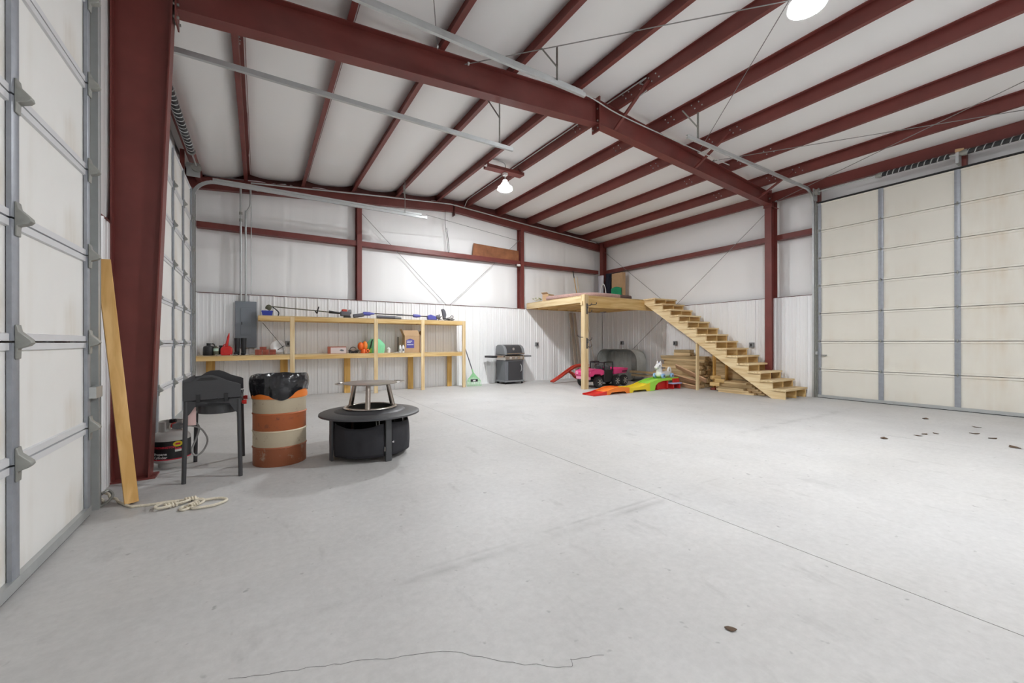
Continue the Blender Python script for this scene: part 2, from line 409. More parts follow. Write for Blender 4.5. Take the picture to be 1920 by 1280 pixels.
# rusty drum paint
def drum_paint(name, c1, c2, thr):
    m = bpy.data.materials.new(name); m.use_nodes = True; nt = m.node_tree; N = nt.nodes; L = nt.links; p = N['Principled BSDF']
    p.inputs['Roughness'].default_value = 0.6
    tc = N.new('ShaderNodeTexCoord'); n = N.new('ShaderNodeTexNoise'); n.inputs['Scale'].default_value = 9; n.inputs['Detail'].default_value = 9; n.inputs['Roughness'].default_value = 0.72
    L.new(tc.outputs['Object'], n.inputs['Vector'])
    r = N.new('ShaderNodeValToRGB'); e = r.color_ramp.elements; e[0].position = thr-0.03; e[0].color = (*c1, 1); e[1].position = thr+0.06; e[1].color = (*c2, 1)
    L.new(n.outputs['Fac'], r.inputs['Fac']); L.new(r.outputs['Color'], p.inputs['Base Color'])
    bp = N.new('ShaderNodeBump'); bp.inputs['Strength'].default_value = 0.3; bp.inputs['Distance'].default_value = 0.01; L.new(n.outputs['Fac'], bp.inputs['Height']); L.new(bp.outputs['Normal'], p.inputs['Normal'])
    return m
M['drum_white'] = drum_paint('chipped_cream_paint', (0.62,0.53,0.38), (0.36,0.24,0.14), 0.62)
M['drum_orange'] = drum_paint('chipped_orange_paint', (0.46,0.13,0.045), (0.24,0.09,0.05), 0.58)
M['drum_low'] = drum_paint('scraped_rusty_paint', (0.33,0.105,0.045), (0.42,0.30,0.22), 0.60)
# ================================================================== THE SETTING
XWL, XR, YB = -1.10, 10.518, 10.666       # inner faces of the lined walls
Y0, Y1 = -6.8, 10.90                      # length of the hall
RX = 4.74                                 # ridge
GZ0, GZ1 = 3.66, 3.78                     # girts
PH = 2.28                                 # height of the ribbed liner panels
def zb(x):                                # underside of the purlins / top of the frames
    return 5.20 - (0.083*(RX-x) if x < RX else 0.083*(x-RX))
def loft(mb, A, B, mi=0):
    k = len(A); b = len(mb.v); mb.v += [tuple(p) for p in A] + [tuple(p) for p in B]
    for i in range(k):
        j = (i+1) % k; mb.f.append([b+i, b+j, b+k+j, b+k+i]); mb.m.append(mi)
    mb.f.append([b+i for i in reversed(range(k))]); mb.m.append(mi); mb.f.append([b+k+i for i in range(k)]); mb.m.append(mi)
    return mb
def isec(a0, a1, fw, tf=0.011, tw=0.008):
    """I section: (along depth axis, across) points, flanges at a0 and a1."""
    h, t = fw/2, tw/2
    return [(a0,-h),(a0,h),(a0+tf,h),(a0+tf,t),(a1-tf,t),(a1-tf,h),(a1,h),(a1,-h),(a1-tf,-h),(a1-tf,-t),(a0+tf,-t),(a0+tf,-h)]

# ---- floor: concrete slabs with sawn joints
floor = MB().box(-1.5, Y0-0.1, -0.2, 10.95, Y1+0.2, -0.03).build('floor', M['concrete']); tag(floor, 'grey polished concrete floor with sawn joints and tyre marks', 'floor', kind='structure')
xs = [-1.5, 2.725, 7.03, 10.95]; ys = [Y0-0.1, -0.85, 4.99, Y1+0.2]
for i in range(3):
    for j in range(3):
        gx0 = 0.0 if i == 0 else 0.003; gy = 0.0012
        MB().box(xs[i]+gx0, ys[j]+gy, -0.03, xs[i+1]-(0.003 if i < 2 else 0), ys[j+1]-gy, 0.0).build('slab', M['concrete'], floor)
def ribbon(pts, wd, z=0.0006):
    mb = MB(); P = [Vector((p[0], p[1], 0)) for p in pts]
    for i in range(len(P)-1):
        d = (P[i+1]-P[i]).normalized(); n = Vector((-d.y, d.x, 0))*wd/2
        mb.add([P[i]-n+Vector((0,0,z)), P[i+1]-n+Vector((0,0,z)), P[i+1]+n+Vector((0,0,z)), P[i]+n+Vector((0,0,z))], [(0,1,2,3)])
    return mb
random.seed(3)
ck = smooth_path([(-0.093,1.819,0),(0.093,1.743,0),(0.269,1.677,0),(0.415,1.611,0),(0.623,1.522,0),(0.797,1.356,0),(0.99,1.204,0),(1.042,1.218,0),(1.152,1.17,0)], 6)
cp = [(p.x+random.uniform(-.006,.006), p.y+random.uniform(-.006,.006)) for p in ck]
ribbon(cp, 0.0014).build('crack', M['dark_gap'], floor, label='thin dark hairline crack')

# ---- wall liners
def panel_mesh(w=0.914, h=PH, pitch=0.2286):
    pts = []; n = int(round(w/pitch))
    for k in range(n):
        s = k*pitch
        pts += [(s, 0), (s+0.012, 0.017), (s+0.036, 0.017), (s+0.048, 0), (s+0.095, 0), (s+0.100, 0.004), (s+0.115, 0.004), (s+0.120, 0), (s+0.160, 0), (s+0.165, 0.004), (s+0.180, 0.004), (s+0.185, 0)]
    pts.append((n*pitch-0.0015, 0))
    poly = [(x, -d) for x, d in pts] + [(x, -d+0.006) for x, d in reversed(pts)]
    return MB().prism(poly, 0.0, h, 'z')
def liner(wall, axis_loc, rz, length, h=PH, name='liner_panel'):
    src = None; n = int(length/0.9144); d = Vector((math.cos(rz), math.sin(rz), 0)); p = Vector(axis_loc)
    for k in range(n+1):
        wdt = 0.9144 if k < n else length - n*0.9144
        if wdt < 0.06: break
        if k < n and src is not None:
            share(src, name, wall, p + d*(k*0.9144), (0,0,rz)); continue
        if k < n: o = panel_mesh(h=h).build(name, M['panel_white'], wall, angle=25)
        else:
            q = max(1, int(wdt/0.2286)); o = panel_mesh(w=q*0.2286, h=h).build(name, M['panel_white'], wall, angle=25); o.scale = (wdt/(q*0.2286), 1, 1)
        o.location = p + d*(k*0.9144); o.rotation_euler = (0,0,rz)
        if k < n: src = o
def pillow(name, wall, org, ux, un, L, z0, zt, bulge, mtl, nu=40, nv=14, seed=0):
    """vinyl-faced blanket between framing: org + ux*s, height z0..zt(s), bulging along un."""
    org, ux, un = Vector(org), Vector(ux), Vector(un)
    def fn(u, v):
        s = u*L; top = zt(s) if callable(zt) else zt
        z = z0 + (top-z0)*v
        e = (1-abs(2*u-1)**8)*(1-abs(2*v-1)**6)
        wr = mnoise.noise(Vector((s*2.2+seed, z*0.35, seed))) * 0.022 + mnoise.noise(Vector((s*7+seed, z*0.5, 3.1))) * 0.008
        seam = -0.02*math.exp(-((s % 1.22)-0.61)**2/0.0006)
        return org + ux*s + Vector((0,0,z)) + un*(e*(bulge + wr + seam))
    return MB().grid(fn, nu, nv).build(name, mtl, wall, angle=80)

wall_back = MB().box(-1.5, YB+0.24, 0, 10.95, YB+0.30, 5.6).build('wall_back', M['vinyl']); tag(wall_back, 'end wall of white ribbed liner below white vinyl insulation', 'wall', kind='structure')
wall_right = MB().box(XR+0.24, Y0, 0, XR+0.30, Y1, 5.2).build('wall_right', M['vinyl']); tag(wall_right, 'long wall with the single large cream overhead door', 'wall', kind='structure')
wall_left = MB().box(-1.40, Y0, 0, -1.34, Y1, 5.2).build('wall_left', M['vinyl']); tag(wall_left, 'long wall holding two white overhead doors', 'wall', kind='structure')
wall_front = MB().box(-1.5, Y0-0.06, 0, 10.95, Y0, 5.6).build('wall_front', M['panel_white']); tag(wall_front, 'plain white end wall behind the viewpoint', 'wall', kind='structure')
liner(wall_back, (XWL, YB, 0), 0, XR-XWL-0.01)
liner(wall_right, (XR, YB-0.01, 0), -PI/2, YB-0.01-4.10)
liner(wall_right, (XR, -0.42, 0), -PI/2, 6.2)
liner(wall_left, (XWL, 4.33, 0), PI/2, 0.54)
liner(wall_left, (XWL, 5.05, 0), PI/2, 0.10)
liner(wall_left, (XWL, 9.62, 0), PI/2, YB-9.64)
liner(wall_left, (XWL, Y0, 0), PI/2, 6.2)
# thin dark cap strip over the liner
def strip(wall, p0, p1):
    MB().beam(p0, p1, 0.03, 0.012).build('cap_strip', M['red_dark'], wall)
strip(wall_back, (XWL, YB-0.004, PH+0.006), (XR, YB-0.004, PH+0.006))
strip(wall_right, (XR+0.004, 4.10, PH+0.006), (XR+0.004, YB, PH+0.006))
strip(wall_left, (XWL-0.004, 4.33, PH+0.006), (XWL-0.004, 4.87, PH+0.006))
strip(wall_left, (XWL-0.004, 9.62, PH+0.006), (XWL-0.004, YB, PH+0.006))
# insulation fields
IB = YB+0.20
cols = [(XWL-0.15, 2.085), (2.215, 6.975), (7.105, 10.32)]
for k, (a, b) in enumerate(cols):
    pillow('insulation_blanket', wall_back, (a, IB, 0), (1,0,0), (0,-1,0), b-a, PH-0.06, GZ0+0.01, 0.055, M['vinyl'], nu=60, seed=k*3.3)
    pillow('insulation_blanket', wall_back, (a, IB, 0), (1,0,0), (0,-1,0), b-a, GZ1-0.02, (lambda s, a=a: zb(a+s)+0.16), 0.05, M['vinyl'], nu=60, seed=k*5.1+1)
IR = XR+0.20
for k, (a, b) in enumerate([(4.10, 4.88), (5.02, 10.62)]):
    pillow('insulation_blanket', wall_right, (IR, a, 0), (0,1,0), (-1,0,0), b-a, PH-0.06, GZ0+0.01, 0.055, M['vinyl'], nu=60 if k else 16, seed=k*2.7+9)
    pillow('insulation_blanket', wall_right, (IR, a, 0), (0,1,0), (-1,0,0), b-a, GZ1-0.02, 4.95, 0.05, M['vinyl'], nu=60 if k else 16, seed=k*4.7+12)
pillow('insulation_blanket', wall_right, (IR, -0.3, 0), (0,1,0), (-1,0,0), 4.36, 4.22, 4.98, 0.03, M['vinyl'], nu=40, seed=31)
pillow('insulation_blanket', wall_right, (IR, Y0, 0), (0,1,0), (-1,0,0), 6.3, PH-0.06, 4.95, 0.05, M['vinyl'], nu=40, seed=33)
IL = XWL-0.20
pillow('insulation_blanket', wall_left, (XWL-0.035, 4.24, 0), (0,1,0), (1,0,0), 0.85, PH-0.02, 4.55, 0.022, M['vinyl'], nu=14, seed=77)
for (a, b, z0, z1) in ((5.0, 5.16, 0.0, 4.9), (5.10, 9.6, 4.1, 4.9), (9.55, 10.7, PH-0.06, 4.9), (-0.4, 4.35, 4.25, 4.9), (Y0, -0.4, PH-0.06, 4.9)):
    pillow('insulation_blanket', wall_left, (IL, a, 0), (0,1,0), (1,0,0), b-a, z0, z1, 0.06, M['vinyl'], nu=14, seed=a)
# girts: horizontal Z-sections, split by the wall columns
def girt(wall, p0, p1, out):
    """out: unit vector into the room; web horizontal at the bottom, inner flange upright."""
    p0, p1, out = Vector(p0), Vector(p1), Vector(out); up = Vector((0,0,1))
    sec = [(0.0, GZ0), (0.0, GZ1), (-0.006, GZ1), (-0.006, GZ0+0.006), (-0.185, GZ0+0.006), (-0.185, GZ0)]
    A = [p0 + out*d + up*z for d, z in sec]; B = [p1 + out*d + up*z for d, z in sec]
    loft(MB(), A, B).build('girt', M['red_oxide'], wall, smooth=False)
for (a, b) in cols: girt(wall_back, (max(a, XWL), YB+0.004, 0), (b, YB+0.004, 0), (0,-1,0))
for (a, b) in [(4.10, 4.88), (5.02, YB-0.1)]: girt(wall_right, (XR+0.004, a, 0), (XR+0.004, b, 0), (-1,0,0))
girt(wall_left, (XWL-0.004, 9.6, 0), (XWL-0.004, YB, 0), (1,0,0))
# end-wall columns
for (xc, fw, nm) in ((2.15, 0.115, 'wall_post'), (7.04, 0.115, 'wall_post')):
    A = [(xc+q, YB-0.03+a, PH) for a, q in isec(0, 0.22, fw)]; B = [(xc+q, YB-0.03+a, zb(xc)-0.2) for a, q in isec(0, 0.22, fw)]
    loft(MB(), A, B).build(nm, M['red_oxide'], wall_back, smooth=False)
A = [(10.33+a, 10.54+q, PH+0.02) for a, q in isec(0, 0.19, 0.14)]; B = [(10.33+a, 10.54+q, zb(10.4)) for a, q in isec(0, 0.19, 0.14)]
loft(MB(), A, B).build('corner_post', M['red_oxide'], wall_back, smooth=False)
# end-wall rafter, two halves meeting at a bolted plate
def rafter_half(parent, x0, x1, yc, fw, d0, d1, m=M['red_oxide'], name='rafter'):
    def sec(x, d): return [(x, yc+q, zb(x)-a) for a, q in isec(0, d, fw)]
    return loft(MB(), sec(x0, d0), sec(x1, d1)).build(name, m, parent, smooth=False)
rafter_half(wall_back, -1.25, RX-0.01, 10.72, 0.12, 0.25, 0.25); rafter_half(wall_back, RX+0.01, 10.6, 10.72, 0.12, 0.25, 0.25)
for (a_, b_) in ((-1.3, RX), (RX, 10.75)):  # added dark strips across the gap above the end-wall rafter
    MB().add([(a_,10.835,zb(a_)-0.05),(b_,10.835,zb(b_)-0.05),(b_,10.835,zb(b_)+0.40),(a_,10.835,zb(a_)+0.40),(a_,10.85,zb(a_)-0.05),(b_,10.85,zb(b_)-0.05),(b_,10.85,zb(b_)+0.40),(a_,10.85,zb(a_)+0.40)], [(0,1,2,3),(7,6,5,4),(0,4,5,1),(1,5,6,2),(2,6,7,3),(3,7,4,0)]).build('dark_end_strip', M['red_dark'], wall_back, smooth=False)
MB().box(RX-0.008, 10.64, zb(RX)-0.36, RX+0.008, 10.80, zb(RX)+0.03).build('ridge_plate', M['red_dark'], wall_back)

# ---- roof
ceiling = MB()
for (a, b) in ((-1.5, RX), (RX, 10.95)):
    ceiling.add([(a,Y0-.1,zb(a)+0.40),(b,Y0-.1,zb(b)+0.40),(b,Y1+.1,zb(b)+0.40),(a,Y1+.1,zb(a)+0.40),(a,Y0-.1,zb(a)+0.45),(b,Y0-.1,zb(b)+0.45),(b,Y1+.1,zb(b)+0.45),(a,Y1+.1,zb(a)+0.45)],
                [(0,3,2,1),(4,5,6,7),(0,1,5,4),(1,2,6,5),(2,3,7,6),(3,0,4,7)])
ceiling = ceiling.build('ceiling', M['panel_white']); tag(ceiling, 'shallow gable roof of white vinyl insulation between dark red steel purlins', 'ceiling', kind='structure')
PX = [-0.20, 0.92, 2.03, 3.13, 4.27, 5.12, 6.20, 7.35, 8.54, 9.73]
for x in PX:
    d = -1 if x < RX else 1; z = zb(x); t = 0.005
    poly = [(x, z), (x+d*0.066, z), (x+d*0.066, z+0.016), (x+d*0.061, z+0.016), (x+d*0.061, z+t), (x+d*t, z+t), (x+d*t, z+0.205), (x-d*0.066, z+0.205), (x-d*0.066, z+0.189), (x-d*0.061, z+0.189), (x-d*0.061, z+0.2), (x, z+0.2)]
    MB().prism(poly, Y0, 10.84, 'y').build('purlin', M['red_oxide'], ceiling, smooth=False)
for (x, d) in ((10.44, 1), (-1.0, -1)):      # eave struts: C sections
    z = 4.585; t = 0.005
    poly = [(x, z), (x+d*0.09, z), (x+d*0.09, z+t), (x+d*t, z+t), (x+d*t, z+0.205), (x+d*0.09, z+0.205), (x+d*0.09, z+0.21), (x, z+0.21)]
    MB().prism(poly, Y0, 10.84, 'y').build('eave_strut', M['red_oxide'], ceiling, smooth=False)
edges = [-1.25, -1.0] + PX + [10.44, 10.75]
bays = [(Y0, -0.87), (-0.87, 4.95), (4.95, 10.80)]
for gi in range(len(edges)-1):
    a, b = edges[gi], edges[gi+1]
    for bi, (ya, yb_) in enumerate(bays):
        left = b <= RX+0.5
        sag = 0.085 if left else 0.045
        if b-a < 0.5: sag = 0.01
        nu, nv = 14, 44
        def fn(u, v, a=a, b=b, ya=ya, yb_=yb_, sag=sag, gi=gi, bi=bi):
            x = a+(b-a)*u; y = ya+(yb_-ya)*v
            e = (1-abs(2*u-1)**2.6)
            fold = 0.016*math.exp(-(((y+0.37*gi) % 1.9)-0.95)**2/0.004)*e
            wr = 0.016*mnoise.noise(Vector((x*1.6, y*1.1, gi*1.7)))*e
            top = zb(x)+0.212
            if x > 9.73: top = (zb(9.73)+0.212)*(1-(x-9.73)/0.71) + 4.80*(x-9.73)/0.71 if x < 10.44 else 4.80
            if x < -0.20: top = (zb(-0.2)+0.212)*(1-(-0.2-x)/0.8) + 4.80*(-0.2-x)/0.8 if x > -1.0 else 4.80
            return (x, y, top - e*sag - fold + wr)
        MB().grid(fn, nu, nv).build('insulation_strip', M['vinyl_roof'], ceiling, angle=80)

# ---- main rigid frame
YF, FW = 4.95, 0.16
frame = thing('steel_portal_frame', 'dark red steel portal frame spanning the hall with one wide tapered column', 'frame', (0, YF, 0), kind='structure')
A = [(a, q, 0.012) for a, q in isec(-1.10, -0.842, FW)]; B = [(a, q, 4.73) for a, q in isec(-1.10, -0.662, FW)]
colL = loft(MB(), A, B).build('column', M['red_oxide'], frame, smooth=False)
MB().box(-1.12, -0.10, 0, -0.80, 0.10, 0.014).build('base_plate', M['red_oxide'], colL)
for (x, y) in ((-0.97, -0.06), (-0.97, 0.06)): MB().lathe([(0.011,0.014),(0.011,0.05),(0.0,0.052)], 8, (x,y,0)).build('anchor_bolt', M['galv'], colL)
A = [(a, q, 0.012) for a, q in isec(10.29, 10.56, 0.15)]; B = [(a, q, 4.80) for a, q in isec(10.27, 10.56, 0.15)]
colR = loft(MB(), A, B).build('column', M['red_oxide'], frame, smooth=False)
MB().box(10.25, -0.10, 0, 10.58, 0.10, 0.014).build('base_plate', M['red_oxide'], colR)
def rsec(x, zbot): return [(x, q, zb(x)-a) for a, q in isec(0, zb(x)-zbot, FW)]
rl = loft(MB(), rsec(-0.645, 4.355), rsec(RX-0.012, 4.81)).build('rafter', M['red_oxide'], frame, smooth=False)
rr = loft(MB(), rsec(RX+0.012, 4.81), rsec(10.25, 4.47)).build('rafter', M['red_oxide'], frame, smooth=False)
for (x, zl, zh) in ((-0.652, 4.24, 4.78), (RX-0.006, 4.70, 5.26), (RX+0.006, 4.70, 5.26), (10.262, 4.44, 4.82)):
    pl = MB().box(x-0.006, -0.09, zl, x+0.006, 0.09, zh).build('splice_plate', M['red_oxide'], frame)
    for zz in (zl+0.05, zl+0.17, zh-0.08, zh-0.2):
        for yy in (-0.055, 0.055): MB().lathe([(0.0,-0.022),(0.013,-0.022),(0.013,0.022),(0,0.022)], 6, (x, yy, zz), 'x').build('bolt', M['galv_dull'], pl)
MB().box(10.24, -0.09, 4.42, 10.60, 0.09, 4.436).build('cap_plate', M['red_oxide'], frame)
for x in (5.10, 7.33, 9.71):
    zbt = 4.81 + (4.47-4.81)*(x-RX)/(10.25-RX)
    MB().beam((x, -0.06, zbt+0.02), (x, -0.78, zb(x)+0.10), 0.05, 0.03).build('flange_brace', M['red_oxide'], frame)
# a second frame stands behind the viewpoint
frame2 = thing('steel_portal_frame', 'second dark red steel portal frame behind the viewpoint', 'frame', (0, -0.87, 0), kind='structure')
for s_ in (colL, colR, rl, rr): share(s_, s_.name.split('.')[0], frame2)

# purlin bolts near the frame (lap splices)
bolt_src = MB().lathe([(0,-0.012),(0.011,-0.012),(0.011,0.0),(0,0.0)], 6, (0,0,0), 'x').build('bolt', M['galv'], ceiling); bolt_src.location = (PX[5], YF-0.6, zb(PX[5])+0.05)
first = True
for x in PX:
    for dy in (-0.95, -0.82, -0.42, -0.30, 0.30, 0.42, 0.82, 0.95):
        for dz in (0.06, 0.14):
            if first: first = False; continue
            sgn = 1 if x > RX else -1
            share(bolt_src, 'bolt', ceiling, (x if sgn > 0 else x+0.006, YF+dy+(0.06 if dz > 0.1 else 0), zb(x)+dz), (0,0,0 if sgn > 0 else PI))

# ---- sectional overhead doors
def sectional_door(name, label, X, nx, ya, yb_, seams, stiles, skin, hinge_big, rail=None):
    root = thing(name, label, 'door', (X, 0, 0), kind='structure')
    secs = {}
    for k in range(len(seams)-1):
        z0, z1 = seams[k]+0.005, seams[k+1]-0.005
        key = round(z1-z0, 4)
        pts = [(-0.045,0),(0.0,0),(0.0,0.036),(-0.014,0.040),(-0.014,z1-z0-0.040),(0.0,z1-z0-0.036),(0.0,z1-z0),(-0.045,z1-z0)]
        poly = [(nx*d, z) for d, z in pts]
        pan = MB().prism(poly, ya, yb_, 'y').build('panel', [skin, rail or M['rail']], root, smooth=False)
        for pg in pan.data.polygons:
            zc = pg.center.z
            if abs(pg.normal.y) < 0.5 and (zc < 0.0385 or zc > z1-z0-0.0385): pg.material_index = 1
        pan.location = (0, 0, z0)
        for i, (yc, wd) in enumerate(stiles):
            if (key, wd) not in secs:
                h = z1-z0; t = 0.008
                poly = [(-wd/2,-0.010),(-wd/2,t),(-wd/2+0.012,t+0.004),(wd/2-0.012,t+0.004),(wd/2,t),(wd/2,-0.010)]
                mb = MB().prism([(y, d) for y, d in poly], 0.0, h, 'z')
                mb.v = [(nx*b, a, c) for (a, b, c) in mb.v]
                o = mb.build('stile', M['stile'], pan); o.location = (0, yc, 0); secs[(key, wd)] = o
            else: share(secs[(key, wd)], 'stile', pan, (0, yc, 0))
    # hinges with roller brackets
    q = hinge_big
    prof = [(0.0,-0.085*q),(0.008,-0.085*q),(0.010,-0.034*q),(0.046*q,-0.020*q),(0.058*q,-0.006*q),(0.054*q,0.010*q),(0.014,0.052*q),(0.008,0.085*q),(0.0,0.085*q)]
    hm = MB().prism([(nx*(d+0.012), z) for d, z in prof], -0.024*q, 0.024*q, 'y').build('hinge', M['galv_dull'], root, bev=0.003)
    n = 0
    for k in range(1, len(seams)-1):
        for (yc, wd) in stiles:
            if n == 0: hm.location = (0, yc, seams[k])
            else: share(hm, 'hinge', root, (0, yc, seams[k]))
            n += 1
    MB().box(nx*-0.05, ya, 0.0, nx*0.006, yb_, 0.012).build('bottom_seal', M['dark_gap'], root)
    MB().box(nx*-0.05, ya, 0.012, nx*0.014, yb_, seams[0]+0.045).build('bottom_bar', M['galv'], root)
    return root
def track(root, X, nx, y, zt, xend, r=0.38, zstop=None, w=0.055):
    """C-channel: vertical, curve, horizontal; coordinates relative to the door root at (X,0,0)."""
    pts = [(nx*0.0, y, 0.0), (nx*0.0, y, 1.0), (nx*0.0, y, 2.5), (nx*0.0, y, zt-r)]
    for i in range(1, 9):
        a = PI/2*i/8; pts.append((nx*(r*(1-math.cos(a))), y, zt-r+r*math.sin(a)))
    pts.append((xend-X, y, zt))
    t = 0.006; hw = w/2
    sec = [(-hw,-0.02),(hw,-0.02),(hw,0.02),(hw-t,0.02),(hw-t,-0.02+t),(-hw+t,-0.02+t),(-hw+t,0.02),(-hw,0.02)]
    tr = MB().sweep(pts, sec, up=(0,1,0)).build('track', M['galv'], root, smooth=False)
    return tr
seam7 = [0.023 + 0.6096*k for k in range(8)]
WD, WE = 0.077, 0.055
d1 = sectional_door('door_1', 'near white overhead door with streaky stains, beside the wide red column', -1.033, 1, -0.24, 4.075, seam7, [(4.045,WE),(3.02,WD),(1.98,WD),(0.94,WD),(-0.10,WD)], M['door_white'], 1.0)
track(d1, -1.033, 1, 4.19, 4.62, 3.80)
MB().box(-0.06, 4.10, 0, -0.012, 4.27, 4.4).build('jamb_channel', M['galv_dull'], d1)
MB().box(-0.07, 4.262, 0, 0.018, 4.272, 4.30).build('track_angle', M['galv'], d1)
MB().beam((0.55, 4.24, 4.68), (4.83, 4.24, 4.68), 0.05, 0.05).build('track_stiffener', M['galv'], d1)
seamF = [0.10, 0.66, 1.225, 1.785, 2.35, 2.92, 3.485, 4.05]
d2 = sectional_door('door_2', 'far white overhead door between the red column and the workbench', -1.033, 1, 5.16, 9.33, seamF, [(9.30,WE),(8.40,WD*0.8),(7.48,WD*0.8),(6.40,WD*0.8),(5.40,WD*0.8)], M['door_white'], 0.8)
track(d2, -1.033, 1, 9.50, 4.27, 3.49, r=0.36); track(d2, -1.033, 1, 5.22, 4.16, 3.28, r=0.36)
MB().box(-0.07, 9.545, 0, 0.04, 9.56, 4.1).build('track_angle', M['galv_dull'], d2)
MB().beam((0.3, 9.53, 4.33), (4.4, 9.53, 4.335), 0.04, 0.04).build('track_stiffener', M['galv'], d2)
d3 = sectional_door('door_3', 'cream overhead door with grey stiles to one side of the staircase', XR, -1, -0.24, 4.03, seam7, [(3.995,WE),(2.955,WD),(1.91,WD),(0.865,WD),(-0.18,WD)], M['door_cream'], 0.42, M['door_cream'])
track(d3, XR, -1, 4.11, 4.60, 5.95, r=0.36)
MB().box(0.0, 4.055, 0, -0.05, 4.065, 4.35).build('track_angle', M['galv_dull'], d3)
MB().box(0.004, 4.03, 0, -0.012, 4.10, 4.3).build('jamb_channel', M['galv_dull'], d3)
# header, jamb posts
for (dd, x0, x1, ya, yb_, zt) in ((d3, 0.03, 0.18, -0.35, 4.09, 4.32), (d1, -0.18, -0.08, -0.35, 4.10, 4.32), (d2, -0.18, -0.08, 5.1, 9.40, 4.10)):
    MB().box(x0, ya, zt-0.012, x1, yb_, zt+0.012).build('header', M['dark_gap'], dd)
    for yy in (yb_-0.04, (ya+yb_)/2 - 0.03):
        MB().box(x0+0.02, yy-0.03, zt, x1-0.02, yy+0.03, 4.72).build('header_post', M['red_oxide'], dd)
    MB().box(x0+0.02, yb_-0.06, 0, x1-0.02, yb_, zt).build('jamb', M['red_oxide'], dd)
# torsion springs
def helix(y0, y1, r, turns, x, z, n=10):
    return [(x + r*math.cos(2*PI*t/n), y0 + (y1-y0)*t/(n*turns), z + r*math.sin(2*PI*t/n)) for t in range(int(n*turns)+1)]
def torsion(dd, x, z, ys, y0, y1, rs, turns):
    MB().tube([(x, y0, z), (x, y1, z)], 0.013, 8).build('shaft', M['galv'], dd)
    for (a, b) in ys:
        MB().tube([(x, a, z), (x, b, z)], rs*0.90, 12).build('spring_core', M['black'], dd)
        MB().tube(helix(a, b, rs*0.93, turns, x, z), 0.008, 5).build('spring', M['galv'], dd)
        MB().lathe([(0,-0.04),(rs*1.15,-0.04),(rs*1.15,0.0),(rs*0.7,0.06),(0,0.06)], 14, (x, b, z), 'y').build('spring_cone', M['galv_dull'], dd)
torsion(d3, -0.17, 4.50, [(1.98, 2.93), (0.75, 1.80)], -0.3, 4.02, 0.046, 11)
torsion(d2, 0.075, 4.45, [(6.4, 8.65)], 5.2, 9.40, 0.055, 19)
for (dd, x, y, z) in ((d3, -0.17, 3.98, 4.50), (d2, 0.075, 9.33, 4.43)):
    MB().lathe([(0,-0.04),(0.075,-0.04),(0.075,-0.03),(0.06,-0.028),(0.06,0.028),(0.075,0.03),(0.075,0.04),(0,0.04)], 20, (x,y,z), 'y').build('cable_drum', M['galv_dull'], dd)
    s_ = 1 if x > 0 else -1
    MB().box(x-s_*0.15, y+0.05, z-0.16, x+s_*0.05, y+0.06, z+0.09).build('bearing_plate', M['galv'], dd)
MB().box(0.0, 1.86, 4.34, -0.2, 1.90, 4.55).build('centre_bracket', M['galv'], d3)
MB().lathe([(0,0),(0.02,0),(0.035,0.1),(0,0.1)], 10, (-0.19, 1.80, 4.56), 'y').build('winding_cone', M['cardboard'], d3)
# perforated angle hangers for the tracks
def hanger(dd, X, x, y, zlow, brace):
    zt = zb(x)
    MB().beam((x-X, y, zlow), (x-X, y, zt+0.02), 0.035, 0.004).build('hanger', M['galv_dull'], dd)
    MB().beam((x-X, y, zlow+(zt-zlow)*0.45), (x-X+brace[0], y+brace[1], zt+0.02), 0.03, 0.004).build('hanger', M['galv_dull'], dd)
hanger(d1, -1.033, 3.32, 4.19, 4.64, (-0.22, 0.1)); hanger(d3, XR, 6.25, 4.11, 4.62, (-0.25, 0.12))
hanger(d2, -1.033, 3.05, 5.22, 4.18, (0.05, 0.45)); hanger(d2, -1.033, 2.95, 9.50, 4.29, (0.06, 0.3))
# slide bolt on the cream door
MB().box(-0.012, 3.955, 0.92, -0.03, 3.86, 0.95).build('slide_bolt', M['galv_dull'], d3)
MB().box(-0.012, 4.02, 0.95, -0.06, 4.05, 1.02).build('latch', M['galv'], d3)
MB().box(0.012, 4.03, 0.84, 0.05, 4.17, 0.92).build('latch', M['galv'], d1)
